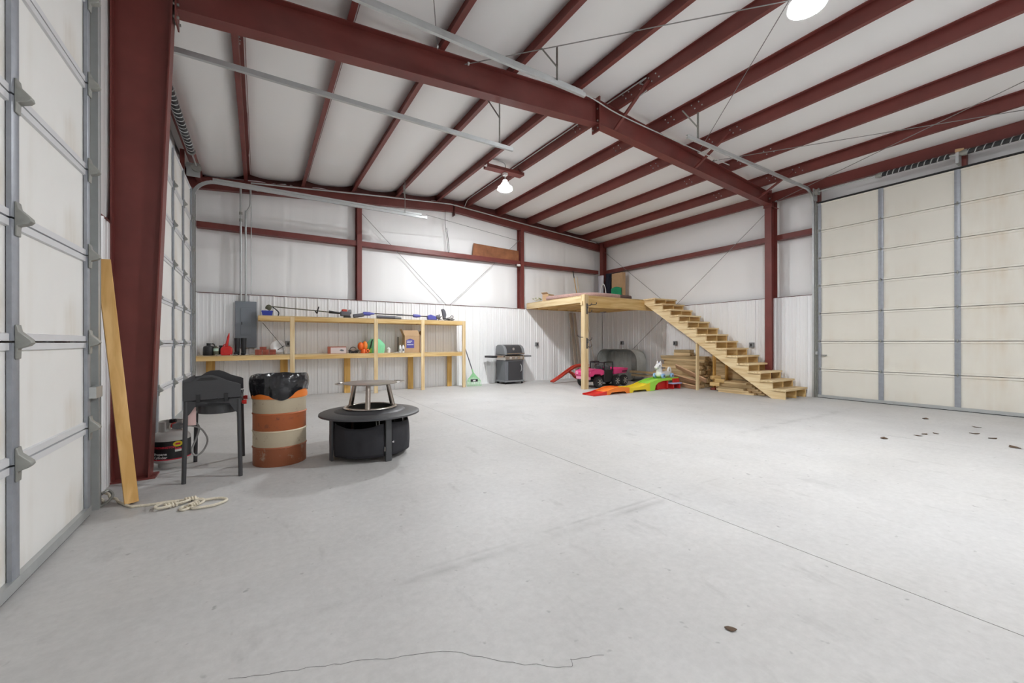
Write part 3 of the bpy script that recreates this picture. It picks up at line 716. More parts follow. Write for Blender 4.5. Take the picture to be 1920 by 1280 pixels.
# ================================================================== FIXED FITTINGS
# ---- high-bay lights
for k, (lx, ly, lz) in enumerate(LAMPS):
    lab = ['round high-bay light under a red steel bracket, far bay', 'large round high-bay light at the top edge of the view', 'round high-bay light behind the viewpoint, on the ridge line', 'round high-bay light behind the viewpoint, near the two white doors', 'round high-bay light behind the viewpoint, near the cream door wall'][k]
    t = thing('high_bay_lamp', lab, 'ceiling lamp', (lx, ly, lz), group='high-bay LED lamps')
    MB().lathe([(0.0,0.21),(0.05,0.21),(0.065,0.15),(0.085,0.14),(0.10,0.10),(0.165,0.05),(0.175,0.0),(0.165,-0.012),(0.150,-0.012),(0.148,0.02),(0.0,0.022)], 36).build('housing', M['housing_glow'], t)
    MB().lathe([(0.0,-0.034),(0.10,-0.032),(0.135,-0.024),(0.148,-0.008),(0.148,0.0),(0.120,0.012),(0.0,0.012)], 36).build('lens', M['lens'], t)
    MB().tube([(0,0,0.20),(0,0,0.33)], 0.014, 10).build('stem', M['galv'], t)
    MB().box(-0.045,-0.045,0.31,0.045,0.045,0.37).build('junction_box', M['white_plastic'], t)
    br = thing('lamp_bracket', ['red steel channel carrying the far high-bay lamp', 'red steel channel above the large near high-bay lamp', 'red steel channel behind the viewpoint, on the ridge line', 'red steel channel behind the viewpoint, near the two white doors', 'red steel channel behind the viewpoint, near the cream door wall'][k], 'bracket', (lx, ly, lz+0.40), group='lamp support channels')
    z0 = 0.0
    poly = [(-0.095,-0.02),(0.095,-0.02),(0.095,0.05),(0.09,0.05),(0.09,-0.015),(-0.09,-0.015),(-0.09,0.05),(-0.095,0.05)]
    MB().prism(poly, -0.50, 0.46, 'x').build('channel', M['red_oxide'], br, smooth=False)
    for xx in ((4.27-lx+0.03, 5.12-lx-0.03) if abs(lx-4.77) < 0.1 else (-0.3, 0.3)): MB().beam((xx,0,0.0),(xx,0,zb(lx+xx)+0.06-(lz+0.40)), 0.03, 0.03).build('strap', M['red_oxide'], br)
# ---- brace rods
def rod(p0, p1, label, r=0.006, hook=True):
    t = thing('brace_rod', label, 'brace rod', p0, group='steel brace rods')
    d = Vector(p1)-Vector(p0); u = d.normalized()
    MB().tube([(0,0,0), d], r, 6).build('rod', M['rod'], t)
    if hook: MB().lathe([(0.012,-0.01),(0.022,-0.01),(0.022,0.01),(0.012,0.01),(0.012,-0.01)], 10, tuple(u*0.05), 'x').build('eye', M['galv'], t)
    return t
yw = YB-0.022
rod((2.20, YB+0.06, 4.52), (4.55, YB+0.06, 2.25), 'thin diagonal brace rod on the end wall, sloping down from the first red post', hook=False)
rod((6.96, YB+0.06, 4.42), (4.57, YB+0.06, 2.25), 'thin diagonal brace rod on the end wall behind the brown board', hook=False)
xw = XR-0.035
rod((xw, 10.50, 4.42), (xw, 5.10, 0.16), 'brace rod on the long wall sloping from the corner down behind the stairs', hook=False)
rod((xw, 5.12, 4.34), (xw, 10.45, 0.02), 'brace rod on the long wall sloping from the narrow column down to the corner', hook=False)
rod((1.93, 4.86, 4.95), (-0.68, -0.85, 4.72), 'roof brace rod hooked into the rafter above the near track', r=0.005)
rod((2.30, 4.84, 4.88), (7.60, -0.85, 4.92), 'roof brace rod with a ring, running from the rafter across to the near lamp')
rod((7.39, 4.86, 4.97), (2.20, -0.85, 4.97), 'roof brace rod passing close under the near lamp')
rod((7.84, 4.86, 4.92), (10.35, 0.25, 4.72), 'roof brace rod fixed to the rafter beyond the cream door track')
rod((10.40, 4.86, 4.55), (8.10, -0.85, 4.88), 'roof brace rod fixed to the top of the narrow column')
# ---- electrical
bp = thing('breaker_panel', 'tall grey electrical breaker panel on the wall above the workbench', 'breaker panel', (-0.23, YB-0.02, 1.12))
MB().box(-0.195,-0.085,0,0.195,0,1.01).build('cabinet', M['panel_grey'], bp, bev=0.006)
MB().box(-0.10,-0.093,0.28,0.10,-0.084,0.86).build('door', M['panel_grey'], bp, bev=0.003)
MB().box(-0.085,-0.100,0.50,-0.070,-0.092,0.56).build('latch', M['black'], bp)
outs = [((0.575, YB-0.02, 1.14), 0, 'grey outlet box on the end wall beside the first shelf post'), ((7.58, YB-0.02, 1.10), 0, 'grey outlet box on the end wall beyond the gas grill'),
        ((XR-0.02, 9.70, 1.14), -PI/2, 'dark outlet box on the long wall above the stock tank'), ((XR-0.02, 7.63, 1.13), -PI/2, 'grey outlet box on the long wall above the lumber stack'),
        ((XR-0.02, 5.43, 1.09), -PI/2, 'grey outlet box on the long wall beyond the stair treads')]
for loc, rz, lab in outs:
    t = thing('outlet_box', lab, 'outlet', loc, rz, group='surface-mounted outlet boxes')
    MB().box(-0.055,-0.05,0,0.055,0,0.125).build('box', M['grey_box'], t, bev=0.006)
    MB().box(-0.05,-0.058,0.01,0.05,-0.049,0.115).build('cover', M['grey_box'], t, bev=0.004)
    MB().box(-0.018,-0.064,0.03,0.018,-0.057,0.095).build('receptacle', M['black'], t)
def conduit(pts, r, label, clips=()):
    t = thing('conduit', label, 'conduit', pts[0], group='metal conduits'); P0 = Vector(pts[0])
    MB().tube([Vector(p)-P0 for p in pts], r, 10).build('pipe', M['galv'], t)
    for c in clips: MB().lathe([(r*0.9,-0.03),(r*1.35,-0.03),(r*1.35,0.03),(r*0.9,0.03)], 10, tuple(Vector(c)-P0)).build('coupling', M['galv_dull'], t)
    return t
yc = YB-0.03
conduit([(-0.325,yc,2.12),(-0.325,yc,4.60)], 0.022, 'thick vertical conduit rising from the breaker panel', [(-0.325,yc,4.05),(-0.325,yc,3.9)])
conduit(smooth_path([(-0.235,yc,2.12),(-0.235,yc,3.95),(-0.225,yc,4.08),(-0.16,yc,4.22),(-0.145,yc,4.35),(-0.145,yc,4.62)], 6), 0.02, 'vertical conduit with an offset bend above the breaker panel')
conduit([(-0.135,yc,2.30),(-0.135,yc,4.72)], 0.009, 'thin vertical conduit ending in a hook above the breaker panel')
conduit([(-0.14,10.60,4.74),(2.47,10.60,4.96),(4.60,10.60,5.12),(7.19,10.60,4.93),(10.1,10.55,4.72)], 0.018, 'long white conduit running along the top of the end-wall rafter')
conduit(smooth_path([(5.02,10.60,5.10),(5.04,10.5,5.24),(5.06,10.3,5.30),(5.07,9.0,5.31),(5.07,4.6,5.31),(5.10,4.35,5.30),(5.15,4.25,5.18),(5.12,4.4,5.12)], 6), 0.010, 'thin conduit following the ridge purlin to the rafter')
conduit(smooth_path([(2.19,4.5,4.86),(2.83,4.5,4.87),(3.97,4.5,4.88),(4.27,4.5,4.87),(4.8,4.5,4.80),(6.0,4.5,4.76),(6.7,4.5,4.74),(7.86,4.5,4.71)], 4), 0.009, 'thin metal rail crossing above the track hangers near the ridge')
conduit(smooth_path([(4.35,7.87,5.30),(4.6,7.87,5.30),(4.72,7.84,5.24),(4.73,7.84,5.07)], 6), 0.010, 'short bent conduit feeding the far high-bay lamp')
# electrical raceway by the door drum
conduit(smooth_path([(-0.85,10.45,4.58),(-0.5,10.45,4.60),(-0.3,10.5,4.62),(0.0,10.55,4.58)], 6), 0.02, 'flexible conduit in the roof corner above the far door')
# ---- bits on the end wall
t = thing('hardboard_sheet', 'brown hardboard sheet resting on the girt beside a red post', 'board', (6.1, YB+0.03, GZ1+0.001))
MB().add([(-0.78,0,0.0),(0.84,0,0.0),(0.84,0,0.31),(-0.74,0,0.36),(-0.78,0.01,0.0),(0.84,0.01,0.0),(0.84,0.01,0.31),(-0.74,0.01,0.36)], [(0,1,2,3),(7,6,5,4),(0,4,5,1),(1,5,6,2),(2,6,7,3),(3,7,4,0)]).build('sheet', M['hardboard'], t, smooth=False)
t = thing('security_camera', 'small white security camera on the red post by the brown board', 'camera', (6.86, YB-0.04, 3.62))
MB().lathe([(0,-0.05),(0.035,-0.05),(0.035,0.05),(0.02,0.06),(0,0.06)], 14, (0,-0.05,0), 'x').build('body', M['white_plastic'], t)
MB().lathe([(0,0),(0.024,0),(0.024,0.012),(0,0.012)], 12, (-0.11,-0.05,0), 'x').build('lens', M['black'], t)
MB().tube([(0.02,-0.03,0),(0.08,0.01,0.03)], 0.012, 8).build('arm', M['white_plastic'], t)
t = thing('hanging_cable', 'looped black cable hanging down to the girt below the ridge', 'cable', (4.45, YB-0.01, 4.55))
MB().tube(smooth_path([(0,0,0.4),(0.0,0,0.05),(0.02,0,-0.2),(0.07,-0.01,-0.55),(0.09,0,-0.78),(0.12,0,-0.72),(0.09,0,-0.4),(0.04,0,-0.1)], 6), 0.006, 6).build('cable', M['black'], t)
t = thing('support_wire', 'thin wire from the track end to the second red post', 'wire', (3.49, 9.55, 4.36))
MB().tube([(0,0,0),(3.5,1.06,0.02)], 0.0045, 6).build('wire', M['wire'], t)

# ================================================================== NEAR GROUP BY THE WIDE COLUMN
t = thing('leaning_board', 'yellow pine board leaning beside the wide red column', 'board', (-0.825, 4.175, 0))
dv = Vector((-0.20, 0.19, 1.885)); 
MB().beam((0,0,0.012), dv, 0.082, 0.036, up=(0.3,-1,0)).build('board', wood('leaning_pine', (14,14,1.2), (0.80,0.52,0.22), (0.62,0.36,0.12)), t, bev=0.003)
# rope
rp = thing('rope', 'knotted white rope lying on the floor from the near door', 'rope', (-0.6, 4.0, 0))
def rpath(pts, dz=0.0): return [Vector((x+0.6, y-4.0, 0.009+dz)) for x, y in pts]
main = [(-1.047,4.295),(-1.054,4.40),(-1.008,4.369),(-0.918,4.262),(-0.82,4.10),(-0.77,4.08),(-0.678,4.062),(-0.59,4.064),(-0.464,4.026),(-0.387,4.001),(-0.361,3.955),(-0.374,3.899),(-0.408,3.87),(-0.433,3.852),(-0.477,3.88),(-0.493,3.847),(-0.476,3.805),(-0.441,3.82),(-0.419,3.86)]
mp_ = smooth_path(rpath(main), 6); mp_ = [p + Vector((0,0,0.05 if 6 < i < 14 else 0.02 if i < 18 else 0)) for i, p in enumerate(mp_)]
MB().tube(mp_, 0.0098, 8).build('strand', M['rope'], rp)
MB().tube(smooth_path(rpath([(-0.523,4.01),(-0.576,4.01),(-0.626,4.007),(-0.65,3.946),(-0.623,3.9),(-0.568,3.911),(-0.544,3.944),(-0.486,3.952),(-0.446,3.996)], 0.012), 6), 0.0098, 8).build('strand', M['rope'], rp)
MB().tube(smooth_path(rpath([(-0.43,3.998),(-0.364,3.95),(-0.268,3.938),(-0.22,3.89),(-0.214,3.845),(-0.259,3.798),(-0.318,3.78),(-0.408,3.794),(-0.425,3.837)], 0.004), 6), 0.0098, 8).build('strand', M['rope'], rp)
for (x, y, a, n) in ((-0.556,3.93,0.3,4), (-0.445,4.0,0.1,4), (-0.415,3.865,0.9,4), (-1.05,4.32,0.4,4)):
    pts = []
    for i in range(n*8+1):
        th = 2*PI*i/8; s_ = (i/(n*8)-0.5)*0.075
        pts.append(Vector((x+0.6+s_*math.cos(a)-0.015*math.cos(th)*math.sin(a), y-4.0+s_*math.sin(a)+0.015*math.cos(th)*math.cos(a), 0.022+0.013*math.sin(th))))
    MB().tube(pts, 0.0075, 7).build('knot', M['rope'], rp)
t = thing('tie_down_hook', 'small dark metal hook at the foot of the near door track', 'hook', (-0.99, 4.23, 0))
MB().tube(smooth_path([(-0.02,-0.02,0.01),(0.02,0.03,0.03),(0.03,0.08,0.06),(0.0,0.10,0.09),(-0.03,0.06,0.08)], 5), 0.010, 7).build('hook', M['galv_dull'], t)

# propane cylinder
pc = thing('propane_cylinder', 'light grey propane cylinder with a black label behind the burner stand', 'gas cylinder', (-0.745, 5.28, 0))
R_ = 0.155
body = [(0.0,0.035),(0.06,0.037),(0.105,0.045),(0.138,0.058),(0.152,0.078),(R_,0.095),(R_,0.285),(0.150,0.305),(0.130,0.335),(0.095,0.357),(0.055,0.368),(0.0,0.372)]
MB().lathe(body, 40).build('tank', M['cyl_paint'], pc, angle=60)
MB().lathe([(0.095,0.0),(0.102,0.0),(0.102,0.05),(0.095,0.05),(0.095,0.0)], 32).build('foot_ring', M['cyl_paint'], pc)
MB().lathe([(0.094,0.335),(0.100,0.335),(0.100,0.452),(0.094,0.452),(0.094,0.335)], 32, a0=math.radians(-30), a1=math.radians(255)).build('collar', M['cyl_paint'], pc, solid=0.002)
MB().lathe([(R_+0.0008,0.098),(R_+0.0012,0.10),(R_+0.0012,0.270),(R_+0.0008,0.272)], 40).build('label_band', M['print_black'], pc)
MB().lathe([(R_+0.002,0.090),(R_+0.002,0.100)], 40).build('label_stripe', M['print_red'], pc)
MB().lathe([(0,0.36),(0.022,0.36),(0.022,0.40),(0.016,0.41),(0.016,0.44),(0,0.44)], 14).build('valve', M['steel'], pc)
MB().lathe([(0,0.0),(0.028,0.0),(0.030,0.02),(0.028,0.03),(0,0.03)], 10, (0.035,-0.105,0.415), 'y').build('valve_cap', M['red'], pc)
MB().lathe([(0,0.44),(0.028,0.44),(0.032,0.455),(0.028,0.475),(0,0.478)], 8, (0.02,-0.06,0.0)).build('handwheel', M['black'], pc)
def wrap_text(body_, size, ang, z, r, mtl, name, parent, shear=0.0, bold=0.0):
    cu = bpy.data.curves.new(name, 'FONT'); cu.body = body_; cu.size = size; cu.align_x = 'CENTER'; cu.shear = shear; cu.offset = bold; cu.extrude = 0.0; cu.resolution_u = 3
    tmp = bpy.data.objects.new('tmp_text', cu); C.objects.link(tmp); bpy.context.view_layer.update()
    me = bpy.data.meshes.new_from_object(tmp.evaluated_get(bpy.context.evaluated_depsgraph_get()))
    bpy.data.objects.remove(tmp, do_unlink=True); bpy.data.curves.remove(cu)
    bm = bmesh.new(); bm.from_mesh(me)
    if r:
        bmesh.ops.triangulate(bm, faces=bm.faces)
        bmesh.ops.subdivide_edges(bm, edges=[e for e in bm.edges if e.calc_length() > 0.012], cuts=1)
        for v in bm.verts:
            a = ang + v.co.x/r; y = v.co.y
            v.co = Vector((r*math.cos(a), r*math.sin(a), z+y))
    bm.to_mesh(me); bm.free(); me.name = name; me.materials.clear(); me.materials.append(mtl)
    o = bpy.data.objects.new(name, me); C.objects.link(o); o.parent = parent
    return o
a_view = math.atan2(-5.28, 0.745)
wrap_text('WORTHINGTON', 0.026, a_view-0.42, 0.205, R_+0.0030, M['print_red'], 'lettering', pc, bold=0.0012)
wrap_text('Propane', 0.034, a_view-0.58, 0.140, R_+0.0030, M['print_white'], 'lettering', pc, bold=0.0008)
wrap_text('Cylinder', 0.034, a_view-0.58, 0.108, R_+0.0030, M['print_white'], 'lettering', pc, bold=0.0008)
def patch(ang, wa, z0, z1, r, mtl, name, parent, ell=False, n=20):
    mb = MB()
    if ell:
        c = (r*math.cos(ang), r*math.sin(ang), (z0+z1)/2); vs_ = [c]
        for i in range(n):
            th = 2*PI*i/n; a = ang + wa/2*math.cos(th); vs_.append((r*math.cos(a), r*math.sin(a), (z0+z1)/2+(z1-z0)/2*math.sin(th)))
        mb.add(vs_, [(0, 1+i, 1+(i+1) % n) for i in range(n)])
    else:
        mb.grid(lambda u, v: (r*math.cos(ang-wa/2+wa*u), r*math.sin(ang-wa/2+wa*u), z0+(z1-z0)*v), 8, 1)
    return mb.build(name, mtl, parent)
patch(a_view+0.32, 0.50, 0.214, 0.268, R_+0.0032, M['print_yellow'], 'sticker', pc, True)
patch(a_view+0.32, 0.26, 0.233, 0.250, R_+0.0036, M['print_red'], 'sticker_print', pc)
patch(a_view+0.34, 0.34, 0.166, 0.203, R_+0.0032, M['paper'], 'sticker', pc)
patch(a_view+0.34, 0.34, 0.188, 0.203, R_+0.0036, M['print_red'], 'sticker_print', pc)

# burner stand
bs = thing('burner_stand', 'black two-burner outdoor gas stove stand with splayed legs', 'stove', (-0.35, 4.92, 0))
hw, hd, zt = 0.205, 0.375, 0.725
MB().sweep([(-hw,-hd,zt-0.03),(hw,-hd,zt-0.03),(hw,hd,zt-0.03),(-hw,hd,zt-0.03)], [(-0.006,-0.03),(0.006,-0.03),(0.006,0.03),(-0.006,0.03)], closed=True).build('frame', M['black_metal'], bs, smooth=False)
near = [(-hw-0.006,zt-0.005),(-hw-0.006,0.885),(-hw+0.05,0.893),(-hw+0.09,0.925),(-hw+0.13,0.942),(-hw+0.20,0.945),(-hw+0.25,0.925),(-hw+0.31,0.890),(hw-0.02,0.862),(hw+0.004,0.85),(hw+0.006,0.735)]
for (yy, m_) in ((-hd-0.008, 1), (hd+0.008, 1)):
    g = MB().prism(near, yy-0.004, yy+0.004, 'y').build('wind_guard', M['black_metal'], bs, bev=0.002)
    s_ = -1 if yy < 0 else 1
    MB().prism([(-hw+0.085,0.895),(-hw+0.12,0.922),(-hw+0.20,0.924),(-hw+0.245,0.905),(-hw+0.20,0.897)], yy+s_*0.005, yy+s_*0.0065, 'y').build('hand_hole', M['dark_gap'], g)
    for zz in (0.80, 0.835): MB().box(-0.10, yy+s_*0.0045, zz, 0.07, yy+s_*0.0065, zz+0.006).build('pressed_rib', M['black_metal'], g)
    for xx in (-0.105, 0.10): MB().box(xx-0.014, yy+s_*0.004, 0.70, xx+0.014, yy+s_*0.011, 0.775).build('clip', M['black'], g)
MB().box(-hw-0.010,-hd,zt,-hw-0.002,hd,0.905).build('wind_guard', M['black_metal'], bs, bev=0.002)
for (sx, sy) in ((-1,-1),(1,-1),(-1,1),(1,1)):
    lg = MB().tube([(sx*(hw-0.012), sy*(hd-0.01), zt-0.01), (sx*(hw+0.002), sy*(hd+0.012), 0.0)], 0.0175, 12).build('leg', M['black_metal'], bs)
    MB().prism([(sx*(hw),zt-0.01),(sx*(hw),zt-0.16),(sx*(hw-0.04),zt-0.12),(sx*(hw-0.075),zt-0.06),(sx*(hw-0.09),zt-0.01)], sy*(hd-0.004)-0.006, sy*(hd-0.004)+0.006, 'y').build('leg_bracket', M['black_metal'], lg)
for yy in (-0.19, 0.19):
    MB().lathe([(0.0,0.585),(0.158,0.585),(0.163,0.59),(0.163,0.72),(0.155,0.72),(0.155,0.60),(0.0,0.60)], 36, (0.03,yy,0)).build('burner_bowl', M['black_metal'], bs)
    MB().lathe([(0.03,0.61),(0.07,0.61),(0.07,0.66),(0.03,0.66)], 18, (0.03,yy,0)).build('burner', M['black'], bs)
    for k in range(5):
        xx = -0.15 + k*0.09
        MB().box(xx-0.006, yy-0.17, zt-0.012, xx+0.006, yy+0.17, zt+0.004).build('grate_bar', M['black_metal'], bs)
    MB().lathe([(0,0),(0.016,0),(0.022,0.018),(0.020,0.038),(0,0.038)], 12, (hw+0.008, yy, 0.66), 'x').build('knob', M['red'], bs)
MB().tube([(-hw+0.02,0.02,0.585),(hw-0.01,0.02,0.585)], 0.008, 8).build('gas_pipe', M['black_metal'], bs)
MB().box(-0.185,-hd+0.03,0.50,-0.125,-hd+0.032,0.665).build('warning_tag', M['tan_label'], bs)
hose = [(-0.626,5.0,0.434),(-0.587,5.0,0.433),(-0.533,5.0,0.421),(-0.474,5.0,0.383),(-0.432,5.0,0.297),(-0.437,5.0,0.229),(-0.474,5.0,0.159),(-0.52,5.0,0.134),(-0.547,5.0,0.164),(-0.549,5.0,0.21),(-0.524,5.03,0.286),(-0.501,5.04,0.369),(-0.506,5.04,0.421),(-0.546,5.02,0.494),(-0.50,5.0,0.58)]
hose = [Vector(p)-Vector((-0.35,4.92,0)) for p in [(-0.70,5.17,0.42)]+hose]
MB().tube(smooth_path(hose, 6), 0.0085, 10).build('hose', M['grey_hose'], bs)
MB().lathe([(0,-0.045),(0.022,-0.045),(0.032,-0.01),(0.032,0.015),(0.018,0.04),(0,0.04)], 14, (-0.31,0.13,0.43), 'x').build('regulator', M['grey_metal'], bs)

# striped drum bin
dr = thing('striped_drum', 'dented steel drum with orange and cream stripes and a black bin liner', 'drum', (0.19, 4.885, 0))
Rr = 0.244
def dband(z0, z1, m_, nm): 
    return MB().lathe([(Rr-0.004,z0),(Rr,z0+0.004),(Rr,z1-0.02),(Rr+0.007,z1-0.008),(Rr,z1+0.004)], 44).build(nm, m_, dr, angle=60)
dband(0.0, 0.19, M['drum_low'], 'stripe_band'); dband(0.19, 0.352, M['drum_white'], 'stripe_band'); dband(0.352, 0.527, M['drum_orange'], 'stripe_band'); dband(0.527, 0.675, M['drum_white'], 'stripe_band')
MB().lathe([(0.0,0.003),(Rr-0.004,0.0)], 44).build('bottom', M['drum_low'], dr)
MB().lathe([(Rr+0.002,0.672),(Rr+0.012,0.676),(Rr+0.014,0.70),(Rr+0.004,0.745),(Rr+0.000,0.82),(Rr-0.008,0.822),(Rr-0.012,0.67)], 44, caps=False).build('plastic_rim', M['orange'], dr)
random.seed(11)
def bagf(u, v):
    a = 2*PI*u
    drop = 0.155 + 0.02*math.sin(3*a+1) + 0.085*max(0, math.cos(a+1.45))**8 + 0.075*max(0, math.cos(a-3.32))**6
    zt_ = 0.905 + 0.012*mnoise.noise(Vector((math.cos(a)*2, math.sin(a)*2, 3)))
    if v < 0.5:
        t_ = v/0.5; z = zt_ - drop*(1-t_); r = Rr + 0.016 + 0.012*math.sin(PI*t_)
    else:
        t_ = (v-0.5)/0.5; z = zt_ - 0.35*t_; r = Rr + 0.010 - 0.03*min(1, t_*6)
    r += 0.009*mnoise.noise(Vector((math.cos(a)*5, math.sin(a)*5, z*16))) + 0.004*math.sin(23*a)*(0.4+0.6*math.sin(a*2))
    return (r*math.cos(a), r*math.sin(a), z)
MB().grid(bagf, 110, 20, closed_u=True).build('bin_liner', M['black_gloss'], dr, angle=80)

# fire pit
fp = thing('fire_pit', 'round black fire pit table with fabric skirt and steel heat deflector', 'fire pit', (1.06, 4.68, 0), rz=math.radians(-9))
zt = 0.48
MB().lathe([(0.35,zt+0.004),(0.385,zt+0.006),(0.505,zt-0.002),(0.528,zt-0.012),(0.530,zt-0.028),(0.515,zt-0.034),(0.35,zt-0.025),(0.35,zt+0.004)], 72).build('table_ring', M['charcoal'], fp, angle=50)
MB().lathe([(0.245,zt+0.030),(0.265,zt+0.036),(0.335,zt+0.020),(0.372,zt+0.008),(0.376,zt+0.001),(0.245,zt+0.001),(0.245,zt+0.030)], 64).build('inner_ring', M['black_metal'], fp, angle=50)
MB().lathe([(0.240,0.06),(0.262,0.06),(0.262,zt+0.028),(0.275,zt+0.044),(0.262,zt+0.048),(0.240,zt+0.040)], 56, caps=False).build('burn_chamber', M['steel_mirror'], fp, angle=45)
MB().lathe([(0.236,zt+0.040),(0.234,0.10),(0.0,0.10)], 56, caps=False).build('liner', M['pit_steel'], fp, angle=45)
for k in range(4):
    a = math.radians(-75+90*k)+0.10
    lg = MB().box(-0.011,-0.032,0.0,0.011,0.032,zt-0.03).build('leg', M['grey_metal'], fp, bev=0.003); lg.data.materials[0] = M['charcoal']; lg.location = (0.425*math.cos(a), 0.425*math.sin(a), 0); lg.rotation_euler = (0,0,a)
    lk = MB().lathe([(0,0),(0.012,0),(0.012,0.03),(0,0.03)], 10, (0,0,0), 'x').build('toggle', M['chrome'], fp); lk.location = (0.405*math.cos(a+0.10), 0.405*math.sin(a+0.10), 0.19)
for k in range(4):
    a0 = math.radians(-75+90*k)+0.19; a1 = a0 + math.radians(90)-0.18
    def skirt(u, v, a0=a0, a1=a1, k=k):
        a = a0+(a1-a0)*u; dip = 0.055*math.sin(PI*u) if k % 2 else 0.012*math.sin(PI*u)+0.02*u
        top = zt-0.085-dip*(1 if k % 2 == 0 else 0.8); z = 0.055 + (top-0.055)*v
        r = 0.412 + 0.012*mnoise.noise(Vector((a*5, z*5, k))) - 0.01*v + 0.012*math.sin(PI*v)
        return (r*math.cos(a), r*math.sin(a), z)
    MB().grid(skirt, 22, 10).build('skirt_panel', M['fabric_black'], fp, solid=0.004, angle=80)
for k in range(3):
    a = math.radians(-100+120*k)
    MB().tube([(0.262*math.cos(a),0.262*math.sin(a),zt+0.04),(0.205*math.cos(a),0.205*math.sin(a),0.765)], [0.028,0.024], 14).build('deflector_leg', M['steel_dark'], fp)
MB().lathe([(0.232,zt+0.046),(0.272,zt+0.050),(0.285,zt+0.040)], 48, caps=False).build('deflector_base', M['steel'], fp, solid=0.004)
MB().lathe([(0.0,0.768),(0.22,0.768),(0.255,0.776),(0.300,0.784),(0.302,0.789),(0.255,0.786),(0.21,0.776),(0.0,0.776)], 56).build('heat_deflector', M['steel_dark'], fp, angle=30)
MB().tube([(0.245+0.12*math.cos(q), 0.12*math.sin(q), 0.792) for q in [PI/2-0.2-i*(PI-0.4)/10 for i in range(11)]], 0.006, 8).build('handle', M['steel'], fp)
MB().tube([(-0.262-0.10*math.cos(q), 0.10*math.sin(q), 0.786) for q in [PI/2-0.2-i*(PI-0.4)/10 for i in range(11)]], 0.006, 8).build('handle', M['steel'], fp)
# ================================================================== WORKBENCH SHELVES
YS = 10.10                                   # front edge of the shelves
YW = YB-0.02
sh = thing('workbench_shelf', 'long two-level pine shelf unit along the end wall', 'shelf unit', (1.87, YS, 0))
ox = 1.87
ZU, ZL = 1.812, 0.970
def bxp(name, x0, y0, z0, x1, y1, z1, m_, parent=sh, bev=0.003): return MB().box(x0-ox, y0, z0, x1-ox, y1, z1).build(name, m_, parent, bev=bev)
D = YW-YS
for (nm, x0, x1, zt_) in (('upper_deck', -0.01, 4.80, ZU), ('lower_deck', -1.06, 4.80, ZL)):
    n = 2 if x0 > -0.5 else 3; L_ = (x1-x0)/n
    for k in range(n): bxp(nm, x0+k*L_+0.001, 0.002, zt_-0.019, x0+(k+1)*L_-0.001, D-0.02, zt_, M['osb_x'], bev=0)
posts = [0.63, 2.42, 3.60, 4.765]
for (x0, zt_) in ((-0.01, ZU-0.02), (-1.06, ZL-0.02)):
    xs_ = [x0] + posts
    for k in range(len(xs_)-1):
        a = xs_[k] + (0.046 if k else 0); b = xs_[k+1]-0.046
        bxp('front_rail', a, 0.001, zt_-0.089, b, 0.039, zt_, M['wood_x'])
    bxp('wall_rail', x0, D-0.062, zt_-0.089, 4.79, D-0.024, zt_, M['wood_x'])
    for xx in [x0+0.02] + [p for p in posts]:
        bxp('cross_bearer', xx-0.019, 0.041, zt_-0.089, xx+0.019, D-0.064, zt_, M['wood_y'])
for xx in posts: bxp('post', xx-0.045, -0.004, 0.0, xx+0.045, 0.036, ZU-0.004 if xx > 0.7 else ZU-0.022, M['wood_pale_z'])
for (xx, wd) in ((-0.855,0.15), (0.49,0.15), (1.84,0.14), (3.42,0.14), (4.53,0.13)):
    bxp('wall_leg', xx-wd/2, D-0.064-0.04, 0.0, xx+wd/2, D-0.066, ZL-0.11, M['wood_z'])

G1, G2 = 'items on the upper shelf', 'items on the lower shelf'
# ---- upper shelf
t = thing('plastic_bin', 'small royal blue plastic bin at the end of the upper shelf', 'bin', (0.16, YS+0.18, ZU))
MB().add([(-0.085,-0.06,0),(0.085,-0.06,0),(0.085,0.06,0),(-0.085,0.06,0),(-0.10,-0.07,0.09),(0.10,-0.07,0.09),(0.10,0.07,0.12),(-0.10,0.07,0.12)], [(0,3,2,1),(0,1,5,4),(1,2,6,5),(2,3,7,6),(3,0,4,7)]).build('tray', M['blue'], t, solid=0.006, smooth=False)
MB().box(-0.11,-0.08,0.085,0.11,-0.068,0.10).build('rim', M['blue'], t)
t = thing('string_trimmer', 'petrol string trimmer with olive head and long shaft on the upper shelf', 'trimmer', (0.25, YS+0.30, ZU))
MB().lathe([(0,-0.05),(0.05,-0.05),(0.06,-0.02),(0.055,0.03),(0.03,0.06),(0,0.06)], 16, (0,0,0)).xf(Matrix.Translation((-0.06,0,0.19)) @ Matrix.Rotation(0.5, 4, 'Y')).build('cutting_head', M['olive'], t)
MB().tube([(-0.01,0,0.215),(0.9,0,0.155),(1.45,0,0.115)], 0.012, 10).build('shaft', M['olive'], t)
MB().tube(smooth_path([(0.02,0,0.20),(0.08,0,0.15),(0.13,-0.01,0.09),(0.125,-0.02,0.03),(0.12,-0.02,0.0)], 5), 0.012, 8).build('guard_arm', M['black'], t)
MB().tube(smooth_path([(0.86,0,0.16),(0.905,0,0.10),(0.915,-0.02,0.16),(0.94,-0.02,0.25)], 5), 0.014, 8).build('loop_handle', M['black'], t)
MB().tube([(1.16,0,0.14),(1.40,0,0.12)], [0.035,0.020], 10).build('grip', M['black'], t)
MB().cbox((1.52,0,0.11),(0.22,0.13,0.11)).build('engine', M['grey_plastic'], t, bev=0.02)
MB().cbox((1.50,0,0.18),(0.12,0.11,0.07)).xf(Matrix.Rotation(0,4,'Y')).build('engine_cover', M['red_dull'], t, bev=0.02)
MB().lathe([(0,-0.03),(0.05,-0.03),(0.055,0.02),(0,0.03)], 12, (1.63,0,0.16), 'x').build('starter', M['grey_box'], t)
MB().cbox((1.56,0,0.03),(0.16,0.10,0.06)).build('fuel_tank', M['black'], t, bev=0.015)
